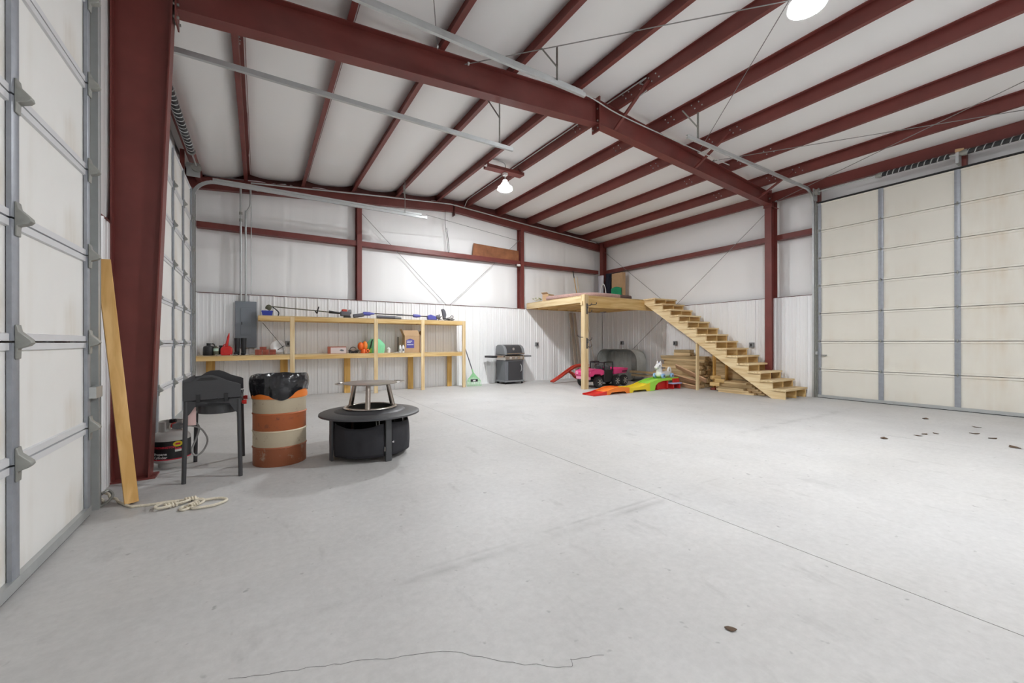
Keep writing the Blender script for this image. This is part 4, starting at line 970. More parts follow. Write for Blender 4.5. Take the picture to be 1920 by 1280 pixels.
t = thing('cordless_pole_tool', 'violet blue cordless pole tool with grey battery end on the upper shelf', 'pole tool', (2.10, YS+0.26, ZU))
MB().beam((-0.16,0,0.055),(0.10,0,0.10), 0.07, 0.09).build('battery_housing', M['grey_plastic'], t, bev=0.02)
MB().cbox((0.16,0,0.125),(0.20,0.08,0.09)).build('motor_housing', M['blue_tool'], t, bev=0.03)
MB().tube([(0.24,0,0.13),(0.34,0,0.13)], [0.035,0.018], 10).build('nose', M['blue_tool'], t)
MB().tube([(0.30,0,0.135),(1.0,0,0.125),(1.85,0,0.10)], 0.014, 10).build('pole', M['black'], t)
MB().tube([(0.90,0,0.126),(1.05,0,0.124)], 0.022, 10).build('collar', M['grey_plastic'], t)
MB().tube([(1.33,0,0.115),(1.42,0,0.11),(1.52,0,0.11)], [0.04,0.045,0.03], 12).build('coupler', M['blue_tool'], t)
MB().add([(1.72,-0.05,0.02),(1.98,-0.05,0.02),(1.98,-0.05,0.10),(1.80,-0.05,0.16),(1.70,-0.05,0.12),(1.72,0.05,0.02),(1.98,0.05,0.02),(1.98,0.05,0.10),(1.80,0.05,0.16),(1.70,0.05,0.12)], [(0,1,2,3,4),(9,8,7,6,5),(0,5,6,1),(1,6,7,2),(2,7,8,3),(3,8,9,4),(4,9,5,0)]).build('head', M['blue_tool'], t, bev=0.015)
t = thing('blower_tube', 'dark grey plastic blower tube lying on the upper shelf', 'tube', (2.47, YS+0.12, ZU))
MB().tube([(0,0,0.045),(0.44,0,0.043)], [0.042,0.040], 14).build('tube', M['grey_plastic'], t)
MB().tube([(0.44,0,0.043),(0.60,0,0.03)], [0.040,0.030], 14).build('nozzle', M['grey_box'], t)
MB().box(0.05,-0.03,0.0,0.85,0.03,0.006).build('strap', M['black'], t)
t = thing('cultivator_head', 'black tined cultivator head with curved guard at the upper shelf end', 'tool head', (4.15, YS+0.22, ZU))
for k in range(6):
    a = 2*PI*k/6
    MB().tube(smooth_path([(0,0,0.09),(0.03*math.cos(a),0.05,0.09+0.06*math.sin(a)),(0.09*math.cos(a+0.5),0.06,0.09+0.085*math.sin(a+0.5))], 4), 0.010, 6).build('tine', M['black'], t)
MB().lathe([(0,-0.05),(0.04,-0.05),(0.045,0.05),(0,0.05)], 12, (-0.05,0,0.09), 'x').build('gearbox', M['grey_plastic'], t)
MB().prism([(0.04,0.31),(0.10,0.325),(0.15,0.27),(0.175,0.16),(0.15,0.05),(0.09,0.03),(0.085,0.10),(0.07,0.2)], -0.05, 0.03, 'y').build('guard', M['grey_plastic'], t, bev=0.012)
MB().tube(smooth_path([(0.16,0,0.06),(0.30,0.02,0.10),(0.36,0.02,0.15),(0.40,0.02,0.12),(0.37,0.0,0.08),(0.33,0,0.09)], 5), 0.010, 7).build('hook', M['grey_plastic'], t)
t = thing('cable_tangle', 'tangled dark cord beside the curved guard on the upper shelf', 'cord', (4.32, YS+0.14, ZU))
random.seed(5)
MB().tube(smooth_path([(random.uniform(-0.10,0.22), random.uniform(-0.05,0.05), random.uniform(0.008,0.06)) for _ in range(14)], 5), 0.007, 6).build('cord', M['black'], t)
# ---- lower shelf
ZD = ZL
t = thing('jerry_jug', 'black plastic jug with cap and handle on the lower shelf', 'jug', (-0.86, YS+0.16, ZD))
MB().lathe([(0,0),(0.088,0),(0.095,0.012),(0.095,0.15),(0.088,0.18),(0.055,0.20),(0.035,0.205),(0.033,0.225),(0,0.225)], 24).build('body', M['black'], t)
MB().lathe([(0,0.222),(0.036,0.222),(0.036,0.25),(0,0.25)], 16).build('cap', M['black'], t)
MB().tube(smooth_path([(0.04,0,0.235),(0.08,0,0.235),(0.10,0,0.20),(0.09,0,0.15)], 5), 0.011, 8).build('handle', M['black'], t)
t = thing('fuel_canister', 'small canister with pale green label beside the black jug', 'canister', (-0.735, YS+0.11, ZD))
MB().lathe([(0,0),(0.042,0),(0.046,0.008),(0.046,0.15),(0.035,0.17),(0.014,0.178),(0.014,0.20),(0,0.20)], 18).build('body', M['olive'], t)
MB().lathe([(0.0466,0.09),(0.0466,0.145)], 18).build('label', mat('pale_green_print', (0.50,0.66,0.55), 0.6), t)
t = thing('spray_bottle', 'dark narrow bottle with black cap behind the canister', 'bottle', (-0.665, YS+0.24, ZD))
MB().lathe([(0,0),(0.038,0),(0.038,0.14),(0.022,0.16),(0.022,0.175),(0,0.175)], 14).build('body', M['black'], t)
MB().box(-0.03,-0.02,0.172,0.03,0.02,0.205).build('cap', M['black'], t)
t = thing('gas_can', 'bright red petrol can with tall spout on the lower shelf', 'petrol can', (-0.56, YS+0.13, ZD))
MB().add([(-0.10,-0.07,0),(0.10,-0.07,0),(0.10,0.07,0),(-0.10,0.07,0),(-0.10,-0.07,0.14),(0.10,-0.07,0.14),(0.10,0.07,0.15),(-0.10,0.07,0.15),(-0.05,-0.045,0.19),(0.05,-0.045,0.19),(0.05,0.045,0.195),(-0.05,0.045,0.195)],
         [(0,3,2,1),(0,1,5,4),(1,2,6,5),(2,3,7,6),(3,0,4,7),(4,5,9,8),(5,6,10,9),(6,7,11,10),(7,4,8,11),(8,9,10,11)]).build('body', M['red'], t, bev=0.015)
MB().lathe([(0,0),(0.045,0.0),(0.055,0.03),(0,0.05)], 16, (0,-0.075,0.075), 'y').build('emblem', M['red'], t)
MB().tube([(0.0,0,0.18),(0.005,0,0.24)], 0.028, 14).build('spout_collar', M['red'], t)
MB().tube([(0.005,0,0.23),(0.03,0,0.38),(0.045,0,0.46)], [0.024,0.020,0.006], 12).build('spout', M['red'], t)
MB().tube(smooth_path([(-0.06,0,0.16),(-0.045,0,0.215),(0.0,0,0.215)], 5), 0.010, 8).build('handle', M['red'], t)
for k, (xx, lab) in enumerate(((-0.385, 'black rubber boot, the one nearer the red petrol can'), (-0.268, 'black rubber boot, the one nearer the brick pile'))):
    t = thing('rubber_boot', lab, 'boot', (xx, YS+0.16, ZD), rz=-0.2+0.1*k, group='pair of rubber boots')
    MB().tube([(0,0.02,0.0),(0,0.02,0.06),(0,0.02,0.16),(0,0.022,0.30),(0,0.025,0.355)], [0.040,0.044,0.044,0.050,0.054], 16).build('shaft', M['black_gloss'] if False else M['black'], t)
    MB().ball((0,-0.06,0.035), 0.05, 14, sx=0.82, sy=1.9, sz=0.75).build('foot', M['black'], t)
    MB().box(-0.038,-0.15,0.0,0.038,0.05,0.012).build('sole', M['tyre'], t, bev=0.005)
bl = [(0,0,0),(0.13,0,0),(0.26,0,0),(0,0,1),(0.13,0,1),(0.26,0,1),(0.085,0.02,2)]
names_ = ['lower brick nearest the boots', 'lower middle brick of the pile', 'lower brick nearest the white bowl', 'second-row brick nearest the boots', 'second-row middle brick', 'second-row brick nearest the white bowl', 'topmost red brick']
for (bx_, by_, lv), nm in zip(bl, names_):
    t = thing('brick', nm + ' in the pile on the lower shelf' if 'pile' not in nm else nm + ' on the lower shelf', 'brick', (0.0+bx_, YS+0.17+by_, ZD+lv*0.0565), rz=random.uniform(-0.04,0.04), group='red bricks on the lower shelf')
    MB().box(-0.06,-0.10,0,0.06,0.10,0.056).build('block', M['brick'], t, bev=0.004)
t = thing('bowl', 'white bowl standing on edge against the lower shelf wall', 'bowl', (0.36, YS+0.30, ZD))
MB().lathe([(0.0,0.0),(0.05,0.004),(0.10,0.04),(0.135,0.09),(0.150,0.10),(0.145,0.105),(0.125,0.095),(0.09,0.05),(0.04,0.015),(0,0.012)], 28).xf(Matrix.Translation((0,0,0.145)) @ Matrix.Rotation(math.radians(75), 4, 'X') @ Matrix.Rotation(0.2,4,'Z')).build('shell', M['white_plastic'], t)
for k, (xx, yy, sx_, rz_, lab) in enumerate(((-0.70,0.06,0.05,0.3,'crumpled white paper scrap in front of the canister'), (-0.43,0.06,0.06,-0.2,'crumpled white paper scrap between petrol can and boots'), (-0.16,0.10,0.09,0.1,'folded white paper beside the boots'), (0.55,0.12,0.07,0.4,'white paper scrap beside the white bowl'), (2.95,0.08,0.07,0.2,'white paper scrap before the spray cans'))):
    t = thing('paper_scrap', lab, 'paper', (xx, YS+yy, ZD), rz=rz_, group='paper scraps on the lower shelf')
    random.seed(k+40)
    MB().grid(lambda u, v: ((u-0.5)*2*sx_, (v-0.5)*0.07, 0.006+0.03*abs(mnoise.noise(Vector((u*5+k, v*5, k*2))))), 8, 6).build('sheet', M['paper'], t, solid=0.002)
t = thing('pick_tool', 'long thin metal rod leaning between the two shelves', 'rod', (0.45, YS+0.08, ZD))
MB().tube([(0,0.02,0.17),(-0.375,0.06,0.69)], 0.006, 6).build('rod', M['black'], t)
MB().tube([(-0.10,0.0,0.10),(0.0,0.02,0.175),(0.03,0.03,0.19)], 0.008, 6).build('fork', M['black'], t)
MB().tube([(0.0,0.02,0.175),(0.02,0.03,0.0)], 0.006, 6).build('foot', M['black'], t)
t = thing('tool_carton', 'red and white tool carton with a printed picture on the lower shelf', 'box', (1.56, YS+0.16, ZD), rz=math.radians(-6))
MB().box(-0.20,-0.075,0,0.20,0.075,0.165).build('carton', mat('rusty_red_card', (0.36,0.10,0.055), 0.7), t, bev=0.004)
MB().box(-0.135,-0.0762,0.008,0.196,-0.0750,0.145).build('printed_panel', mat('pinkish_white_card', (0.72,0.62,0.60), 0.6), t, smooth=False)
MB().prism([(0.05,0.075),(0.09,0.105),(0.14,0.09),(0.15,0.06),(0.10,0.055)], -0.0775, -0.0763, 'y').build('printed_picture', M['grey_metal'], t)
t = thing('black_cable_coil', 'coil of black cable beside the orange tool', 'cable', (1.93, YS+0.14, ZD))
random.seed(9)
MB().tube(smooth_path([(0.10*math.cos(a)+random.uniform(-.02,.02), 0.05*math.sin(a*1.3), 0.015+0.02*(i % 4)) for i, a in enumerate([k*0.9 for k in range(18)])], 4), 0.009, 6).build('coil', M['black'], t)
MB().tube(smooth_path([(-0.10,0,0.03),(-0.07,0.02,0.12),(0.0,0.03,0.15),(0.06,0.02,0.12)], 5), 0.008, 6).build('loop', M['black'], t)
t = thing('orange_pump', 'bright orange rounded pump tool on the lower shelf', 'pump', (2.14, YS+0.14, ZD))
MB().ball((-0.05,0,0.17), 0.085, 18, sx=0.85, sy=0.8, sz=1.15).build('tank', M['orange_deep'], t)
MB().ball((0.05,0,0.18), 0.085, 18, sx=0.75, sy=0.8, sz=1.3).build('motor', M['orange'], t)
MB().lathe([(0,0),(0.075,0),(0.07,0.05),(0.045,0.10),(0,0.10)], 18, (0.02,0,0)).build('base', M['orange_deep'], t)
MB().lathe([(0.02,-0.03),(0.045,-0.03),(0.045,0.04),(0.02,0.04),(0.02,-0.03)], 14, (0.10,-0.06,0.055), 'y').build('outlet', M['orange_deep'], t)
t = thing('green_bag', 'mint green fabric bag standing behind a shelf post', 'bag', (2.46, YS+0.24, ZD))
def bagg(u, v):
    a = 2*PI*u; z = 0.35*v; w_ = 0.20+0.02*math.sin(v*3); 
    if v > 0.55: w_ *= 1-0.55*((v-0.55)/0.45)**1.4
    k = 0.75+0.25*abs(math.cos(2*a)); 
    return (w_*math.cos(a)*k*1.08 + 0.012*mnoise.noise(Vector((a*2, z*14, 1))), 0.12*math.sin(a)*k, z)
MB().grid(bagg, 36, 14, closed_u=True).build('body', M['green_bright'], t, angle=80)
MB().add([(-0.08,-0.05,0.349),(0.08,-0.05,0.349),(0.08,0.05,0.349),(-0.08,0.05,0.349)], [(0,1,2,3)]).build('top', M['green_bright'], t)
MB().tube(smooth_path([(-0.17,-0.08,0.06),(-0.13,-0.10,0.18),(-0.09,-0.08,0.33)], 5), 0.012, 6).build('strap', M['black'], t)
MB().box(-0.21,-0.09,0.0,-0.10,-0.02,0.12).build('side_pocket', M['lime'], t, bev=0.02)
for k, (xx, lab) in enumerate(((3.035, 'white spray can further from the cardboard carton'), (3.115, 'white spray can touching the cardboard carton'))):
    t = thing('spray_can', lab, 'spray can', (xx, YS+0.10, ZD), group='spray cans on the lower shelf')
    MB().lathe([(0,0),(0.033,0),(0.034,0.004),(0.034,0.15),(0.026,0.168),(0.022,0.17),(0.022,0.195),(0,0.197)], 18).build('can', M['white_plastic'], t)
    MB().lathe([(0.0345,0.04),(0.0345,0.10)], 18, a0=-2.2, a1=-1.0 if k else -1.5).build('print', M['grey_metal'], t)
t = thing('small_bottle', 'small white bottle behind the shelf post beside the green bag', 'bottle', (2.80, YS+0.30, ZD))
MB().lathe([(0,0),(0.05,0),(0.05,0.10),(0.02,0.13),(0.02,0.15),(0,0.15)], 14).build('body', M['white_plastic'], t)
t = thing('shrub_rake', 'dark stick tool leaning behind the spray cans', 'tool', (3.06, YS+0.36, ZD))
MB().tube([(0,0,0),(0.01,0.03,0.40)], 0.012, 8).build('stick', M['black'], t)
t = thing('cardboard_carton', 'open brown cardboard carton with a purple house print', 'box', (3.36, YS+0.20, ZD), rz=math.radians(-4))
cb_ = M['cardboard']
MB().box(-0.20,-0.13,0.0,0.20,0.13,0.43).build('carton', cb_, t, bev=0.003)
MB().add([(-0.20,-0.131,0.43),(0.20,-0.131,0.43),(0.14,-0.10,0.57),(-0.235,-0.10,0.57),(-0.20,-0.126,0.43),(0.20,-0.126,0.43),(0.14,-0.095,0.57),(-0.235,-0.095,0.57)], [(0,1,2,3),(7,6,5,4),(0,4,5,1),(1,5,6,2),(2,6,7,3),(3,7,4,0)]).build('flap', cb_, t, smooth=False)
MB().add([(0.20,-0.13,0.43),(0.20,0.13,0.43),(0.26,0.13,0.56),(0.26,-0.13,0.56),(0.194,-0.13,0.43),(0.194,0.13,0.43),(0.254,0.13,0.56),(0.254,-0.13,0.56)], [(0,1,2,3),(7,6,5,4),(0,4,5,1),(1,5,6,2),(2,6,7,3),(3,7,4,0)]).build('flap', cb_, t, smooth=False)
MB().add([(-0.20,-0.13,0.43),(-0.20,0.13,0.43),(-0.27,0.13,0.60),(-0.27,-0.10,0.60),(-0.194,-0.13,0.43),(-0.194,0.13,0.43),(-0.264,0.13,0.60),(-0.264,-0.10,0.60)], [(0,1,2,3),(7,6,5,4),(0,4,5,1),(1,5,6,2),(2,6,7,3),(3,7,4,0)]).build('flap', cb_, t, smooth=False)
pr_ = MB().prism([(-0.16,0.115),(0.04,0.115),(0.04,0.32),(-0.06,0.355),(-0.16,0.32)], -0.1325, -0.1312, 'y').build('house_print', M['print_purple'], t)
for (z_, w_) in ((0.285,0.13),(0.245,0.10),(0.195,0.165)): MB().box(-0.145,-0.1335,z_,-0.145+w_,-0.1326,z_+0.014).build('print_line', M['print_white'], pr_)

# ================================================================== GRILL AND RAKE
g = thing('gas_grill', 'stainless and black gas grill with side shelves against the end wall', 'grill', (6.40, 10.36, 0), rz=math.radians(3))
MB().box(-0.33,-0.24,0.10,0.33,0.24,0.70).build('cabinet', M['grey_metal'], g, bev=0.008)
MB().box(-0.345,-0.26,0.06,0.345,0.25,0.105).build('base', M['grey_box'], g, bev=0.006)
dr_ = MB().box(-0.225,-0.256,0.12,0.265,-0.240,0.665).build('door', M['black_metal'], g, bev=0.004)
MB().tube(smooth_path([(0.205,-0.256,0.36),(0.205,-0.29,0.39),(0.215,-0.295,0.47),(0.205,-0.29,0.55),(0.205,-0.256,0.58)], 5), 0.010, 8).build('handle', M['chrome'], dr_)
MB().prism([(-0.24,0.70),(-0.275,0.72),(-0.255,0.83),(-0.22,0.85),(0.24,0.85),(0.24,0.70)], -0.34, 0.34, 'x').build('control_panel', M['steel'], g, bev=0.004)
for xx in (-0.16, 0.05, 0.24): MB().lathe([(0,-0.035),(0.026,-0.035),(0.030,0.0),(0,0.0)], 16, (xx,-0.265,0.775), 'y').build('knob', M['chrome'], g)
prof = [(-0.26,0.86),(-0.265,0.90),(-0.22,1.04),(-0.15,1.12),(-0.05,1.155),(0.12,1.155),(0.21,1.12),(0.24,1.02),(0.24,0.86)]
MB().prism(prof, -0.27, 0.27, 'x').build('lid', M['black_metal'], g, bev=0.006)
for (a, b) in ((-0.36,-0.27), (0.27,0.36)): MB().prism(prof, a, b, 'x').build('lid_end', M['grey_box'], g, bev=0.012)
MB().tube([(-0.31,-0.30,0.895),(0.31,-0.30,0.895)], 0.016, 10).build('lid_handle', M['steel'], g)
for xx in (-0.29, 0.29): MB().tube([(xx,-0.26,0.895),(xx,-0.30,0.895)], 0.012, 8).build('handle_post', M['steel'], g)
MB().lathe([(0,-0.012),(0.038,-0.012),(0.038,0.0),(0,0.0)], 20, (-0.03,-0.225,1.03), 'y').xf(Matrix.Identity(4)).build('thermometer', M['chrome'], g)
for (a, b, m_) in ((-0.74,-0.35, M['steel']), (0.35,0.66, M['grey_box'])):
    MB().box(a,-0.20,0.785,b,0.20,0.835).build('side_shelf', m_, g, bev=0.008)
MB().box(-0.76,-0.21,0.78,-0.58,0.21,0.838).build('shelf_cap', M['black'], g, bev=0.008)
for xx in (-0.30, 0.30):
    for yy in (-0.20, 0.20): MB().lathe([(0,-0.018),(0.028,-0.018),(0.030,0.0),(0.028,0.018),(0,0.018)], 14, (xx,yy,0.030), 'x').build('caster', M['tyre'], g)
rk = thing('leaf_rake', 'mint green plastic leaf rake standing against the shelf end', 'rake', (5.12, 10.22, 0))
MB().tube([(-0.02,0.06,0.46),(-0.10,0.15,0.80),(-0.25,0.22,1.30)], 0.014, 10).build('handle', M['grey_plastic'], rk)
MB().tube([(0.0,0.03,0.36),(-0.02,0.06,0.47)], [0.022,0.020], 10).build('socket', M['rake_green'], rk)
for k in range(13):
    a = -1+2*k/12; xb = 0.215*a; 
    p = smooth_path([(0.012*a,0.03,0.37),(0.10*a,0.02,0.29-0.02*abs(a)),(0.20*a,0.0,0.16),(xb,-0.02,0.05),(xb,-0.05,0.004)], 5)
    MB().sweep(p, [(-0.0075,-0.003),(0.0075,-0.003),(0.0075,0.003),(-0.0075,0.003)], up=(0,1,0)).build('tine', M['rake_green'], rk)
MB().sweep([(0.21*math.sin(1.1*q),-0.003+0.0*q,0.15-0.0*q*q) for q in [(-1+2*i/10) for i in range(11)]], [(-0.004,-0.01),(0.004,-0.01),(0.004,0.01),(-0.004,0.01)]).build('brace', M['rake_green'], rk)
MB().box(-0.10,-0.014,0.125,0.12,-0.008,0.195).build('label', M['black'], rk)
MB().box(-0.03,-0.0165,0.14,0.05,-0.0142,0.175).build('label_print', M['print_white'], rk)
# ================================================================== LOFT PLATFORM
lf = thing('loft_platform', 'pine loft platform on a single post in the far corner', 'platform', (7.25, 8.0, 0))
lx0, ly0 = 7.25, 8.0
ZDK = 2.455
def lb(name, x0, y0, z0, x1, y1, z1, m_, parent=lf, bev=0.003): return MB().box(x0-lx0, y0-ly0, z0, x1-lx0, y1-ly0, z1).build(name, m_, parent, bev=bev)
XF, YF_ = 10.25, 10.45          # stop short of the corner framing
post = lb('post', 7.178, 7.93, 0.0, 7.318, 8.07, ZDK+0.02, M['wood_pale_z'], bev=0.004)
lb('front_joist', 7.32, 7.935, 2.145, 10.47, 7.975, ZDK-0.02, M['wood_x'])
lb('side_joist', 7.18, 8.072, 2.27, 7.22, 10.62, ZDK-0.02, M['wood_pale_y'])
lb('wall_ledger', 7.222, 10.58, 2.27, 10.30, 10.62, ZDK-0.02, M['wood_x'])
lb('side_ledger', 10.43, 7.98, 2.27, 10.47, 10.40, ZDK-0.02, M['wood_y'])
for k in range(8):
    xx = 7.22 + 0.40*(k+1)-0.02
    if xx < 10.4: lb('joist', xx, 7.977, 2.27, xx+0.038, 10.578, ZDK-0.02, M['wood_y'])
for k in range(3):
    y0_ = 7.94 + k*0.893; lb('deck_sheet', 7.18, y0_, ZDK-0.019, XF if k == 2 else 10.47, y0_+0.889, ZDK, M['osb_x'], bev=0)
lb('knee_block', 7.14, 7.98, 2.20, 7.176, 8.05, 2.30, M['wood_pale_z'])
def hook_rack(z, lab):
    t = thing('hook_rack', lab, 'hook', (7.315, 7.929, z), group='black iron hooks on the loft post')
    MB().box(-0.075,-0.006,-0.22,-0.035,0.002,0.06).build('back_plate', M['black_metal'], t)
    for (zz, sx_) in ((0.03,1),(-0.06,-1),(-0.15,1)):
        MB().tube(smooth_path([(-0.055,-0.005,zz),(-0.055+sx_*0.04,-0.05,zz-0.03),(-0.055+sx_*0.06,-0.10,zz-0.01),(-0.055+sx_*0.06,-0.12,zz+0.04)], 5), 0.008, 7).build('hook', M['black_metal'], t)
hook_rack(2.18, 'black iron hook rack near the top of the loft post'); hook_rack(1.28, 'black iron hook rack halfway up the loft post')
for k, (x_, y_, z_, lab) in enumerate(((7.165, 7.99, 1.36, 'black iron bar hook sticking out of the loft post side'), (7.40, 7.928, 2.22, 'black iron hook under the loft front joist'))):
    t = thing('bar_hook', lab, 'hook', (x_, y_, z_), group='single iron bar hooks')
    s_ = -1 if k == 0 else 1
    MB().tube(smooth_path([(0.012*(-s_),0,0),(s_*0.10,-0.02,0),(s_*0.17,-0.02,0.015),(s_*0.18,-0.02,0.06)], 5), 0.009, 7).build('bar', M['black_metal'], t)

# ---- staircase
st = thing('staircase', 'open pine staircase of fourteen treads climbing to the loft platform', 'staircase', (9.96, 4.2, 0))
rise, run, NT = 0.1735, 0.2575, 14
nose = [4.197 + run*k for k in range(NT)]; ztr = [0.215 + rise*k for k in range(NT)]
def stringer(xc, m_):
    pts = [(nose[0]+0.03, 0.0), (nose[0]+0.03, ztr[0]-0.04)]
    for k in range(1, NT):
        pts += [(nose[k]+0.03, ztr[k-1]-0.04), (nose[k]+0.03, ztr[k]-0.04)]
    pts += [(7.93, ztr[-1]-0.04), (7.93, 2.32), (4.50, 0.0)]
    MB().prism([(a-4.2, b) for a, b in pts], xc-9.96-0.019, xc-9.96+0.019, 'x').build('stringer', m_, st, smooth=False)
for xc, m_ in ((9.50, M['wood_pale_y']), (9.96, M['wood_y']), (10.40, M['wood_y'])): stringer(xc, m_)
for k in range(NT):
    yb2 = nose[k]+0.285 if k < NT-1 else 7.932
    MB().box(-0.515, nose[k]-4.2, ztr[k]-0.04, 0.475, yb2-4.2, ztr[k]).build('tread', M['wood_pale_x'], st, bev=0.004)
for (xc, y_, m_, z0_) in ((9.50, 6.27, M['wood_pale_z'], 0), (9.96, 6.10, M['wood_z'], 0.06), (10.38, 6.02, M['wood_z'], 0.0)):
    zt2 = 0.0 + (2.32)*(y_-0.03-4.50)/(7.93-4.50)-0.005
    MB().add([(xc-9.96-0.045,y_-4.2-0.019,z0_),(xc-9.96+0.045,y_-4.2-0.019,z0_),(xc-9.96+0.045,y_-4.2+0.019,z0_),(xc-9.96-0.045,y_-4.2+0.019,z0_),(xc-9.96-0.045,y_-4.2-0.019,zt2),(xc-9.96+0.045,y_-4.2-0.019,zt2),(xc-9.96+0.045,y_-4.2+0.019,zt2+0.02),(xc-9.96-0.045,y_-4.2+0.019,zt2+0.02)],
             [(0,3,2,1),(4,5,6,7),(0,1,5,4),(1,2,6,5),(2,3,7,6),(3,0,4,7)]).build('support_post', m_, st, bev=0.003)
t = thing('brick', 'single red brick under a staircase support post', 'brick', (9.96, 6.10, 0), rz=0.15)
MB().box(-0.10,-0.055,0,0.10,0.055,0.057).build('block', M['brick'], t, bev=0.004)

# ---- lumber under the stairs
def plank(p0, p1, w, h, label, group, m_=None, name='lumber_board', roll=0.0):
    p0, p1 = Vector(p0), Vector(p1); d = p1-p0; L_ = d.length
    o = MB().box(-w/2, 0, 0, w/2, L_, h).build(name, m_ or M['lumber_y'], None, bev=0.003)
    q = d.to_track_quat('Y', 'Z'); o.rotation_mode = 'QUATERNION'; o.rotation_quaternion = q @ Euler((0, roll, 0)).to_quaternion(); o.location = p0
    return tag(o, label, 'lumber', group)
random.seed(21)
GL = 'boards of the tall lumber stack'
z = 0.0; lay = 0
ORD = ['lowest','second','third','fourth','fifth','sixth','seventh','eighth','ninth','tenth','eleventh','twelfth','thirteenth','fourteenth','fifteenth','sixteenth','seventeenth','eighteenth','nineteenth','twentieth']
WALLW = ['nearest the wall','second from the wall','third from the wall','outermost']
while z < 0.80:
    h = random.choice([0.038, 0.038, 0.045, 0.089]) if lay else 0.089
    x0 = 9.78 if z < 0.28 else 9.98
    y_a = 6.44 if z < 0.5 else 5.25
    y_b = 8.25-0.35*(z/0.8) + random.uniform(-0.25,0.10)
    for k, xx in enumerate([10.35, 10.20, 10.05, 9.90]):
        if xx-0.07 < x0-0.01: continue
        ya = 6.46+random.uniform(-0.02,0.12) if (xx < 10.3) else 6.46 + random.uniform(0,0.1)
        if z > 0.66 and xx < 10.1: continue
        plank((xx+random.uniform(-.008,.004), ya, z+0.001), (xx+random.uniform(-.008,.004), y_b-random.uniform(0,0.2), z+0.001), 0.138, h-0.002, 'board in the tall lumber stack, %s layer up, %s' % (ORD[lay], WALLW[k]), GL)
    z += h; lay += 1
for q in range(6):
    plank((10.462, 5.45+0.06*q, 0.139*q+0.001), (10.462, 8.20-0.05*q, 0.139*q+0.001), 0.036, 0.137, 'wide board on edge against the wall behind the stairs, %s one up' % ORD[q], 'boards on edge behind the lumber stack')
GF = 'boards of the low lumber stack'
z = 0.0
for lv in range(6):
    for k, xx in enumerate((9.70, 9.85, 10.0, 10.18)):
        if lv >= 3 and k == 0: continue
        zmax_at = 4.62 + lv*0.09
        if xx < 9.80: ya = 4.95+lv*0.12
        else: ya = zmax_at + random.uniform(0,0.15)
        plank((xx+random.uniform(-.01,.01), max(ya, 4.72 + (lv+1)*0.045*1.55), z+0.001), (xx+random.uniform(-.01,.01), 5.85+random.uniform(-0.12,0.05), z+0.001), 0.138, 0.041, 'board in the low lumber stack under the treads, %s layer up, %s' % (ORD[lv], ['outermost','third from the wall','second from the wall','nearest the wall'][k]), GF)
    z += 0.0425
GB = 'offcut blocks'
for k, (x_, y_, z_, rz, rx, lab) in enumerate(((9.72, 5.93, 0.135, 0.3, 0.0, 'short pine offcut block, lower front of the pile by the stair posts'), (9.78, 5.86, 0.225, 0.5, 0.12, 'short pine offcut block, upper one tilted by the stair posts'), (9.90, 6.03, 0.285, 0.9, -0.1, 'short pine offcut block, topmost by the stair posts'))):
    o = MB().box(-0.07,-0.11,0,0.07,0.11,0.085).build('offcut_block', M['wood_y'], None, bev=0.004); o.location = (x_, y_, z_); o.rotation_euler = (rx, 0, rz); tag(o, lab, 'lumber', GB)
GP = 'loose reddish planks'
red_wood = wood('reddish_plank', (16,1.2,16), (0.62,0.40,0.25), (0.46,0.27,0.15))
for (p0, p1, w_, lab) in (((9.745,6.20,0.22),(9.73,7.08,0.56),0.14,'reddish plank tilted up, uppermost of the loose planks by the toy ramp'), ((9.615,6.34,0.02),(9.61,7.20,0.13),0.14,'reddish plank resting low on the floor by the toy ramp'), ((9.68,6.35,0.15),(9.68,7.25,0.31),0.14,'reddish plank in the middle of the loose planks by the toy ramp')):
    plank(p0, p1, w_, 0.036, lab, GP, red_wood, 'loose_plank', roll=0.9)
for k, (y0_, y1_, z_, lab) in enumerate(((7.4, 8.62, 0.30, 'upper dark plank poking out towards the stock tank'), (7.4, 8.56, 0.20, 'lower dark plank poking out towards the stock tank'))):
    plank((9.70, y0_, z_), (9.70, y1_, z_), 0.13, 0.06, lab, 'planks poking out of the lumber stack', M['lumber_y'])
for k, z_ in enumerate((0.0, 0.10)):
    o = MB().box(-0.07,-0.16,0,0.07,0.16,0.10 if k == 0 else 0.095).build('timber_bearer', M['lumber_y'], None, bev=0.004); o.location = (9.70, 7.6, z_); tag(o, 'short timber bearer under the dark planks, ' + ('lower one' if k == 0 else 'upper one'), 'lumber', 'timber bearers')
wb = thing('wooden_crate', 'small pale wooden crate on top of the tall lumber stack', 'crate', (10.30, 7.22, 0.84))
MB().box(-0.10,-0.26,0.0,0.10,0.26,0.085).build('slat', M['lumber_y'], wb, bev=0.003); MB().box(-0.10,-0.25,0.088,0.10,0.25,0.17).build('slat', M['lumber_y'], wb, bev=0.003)

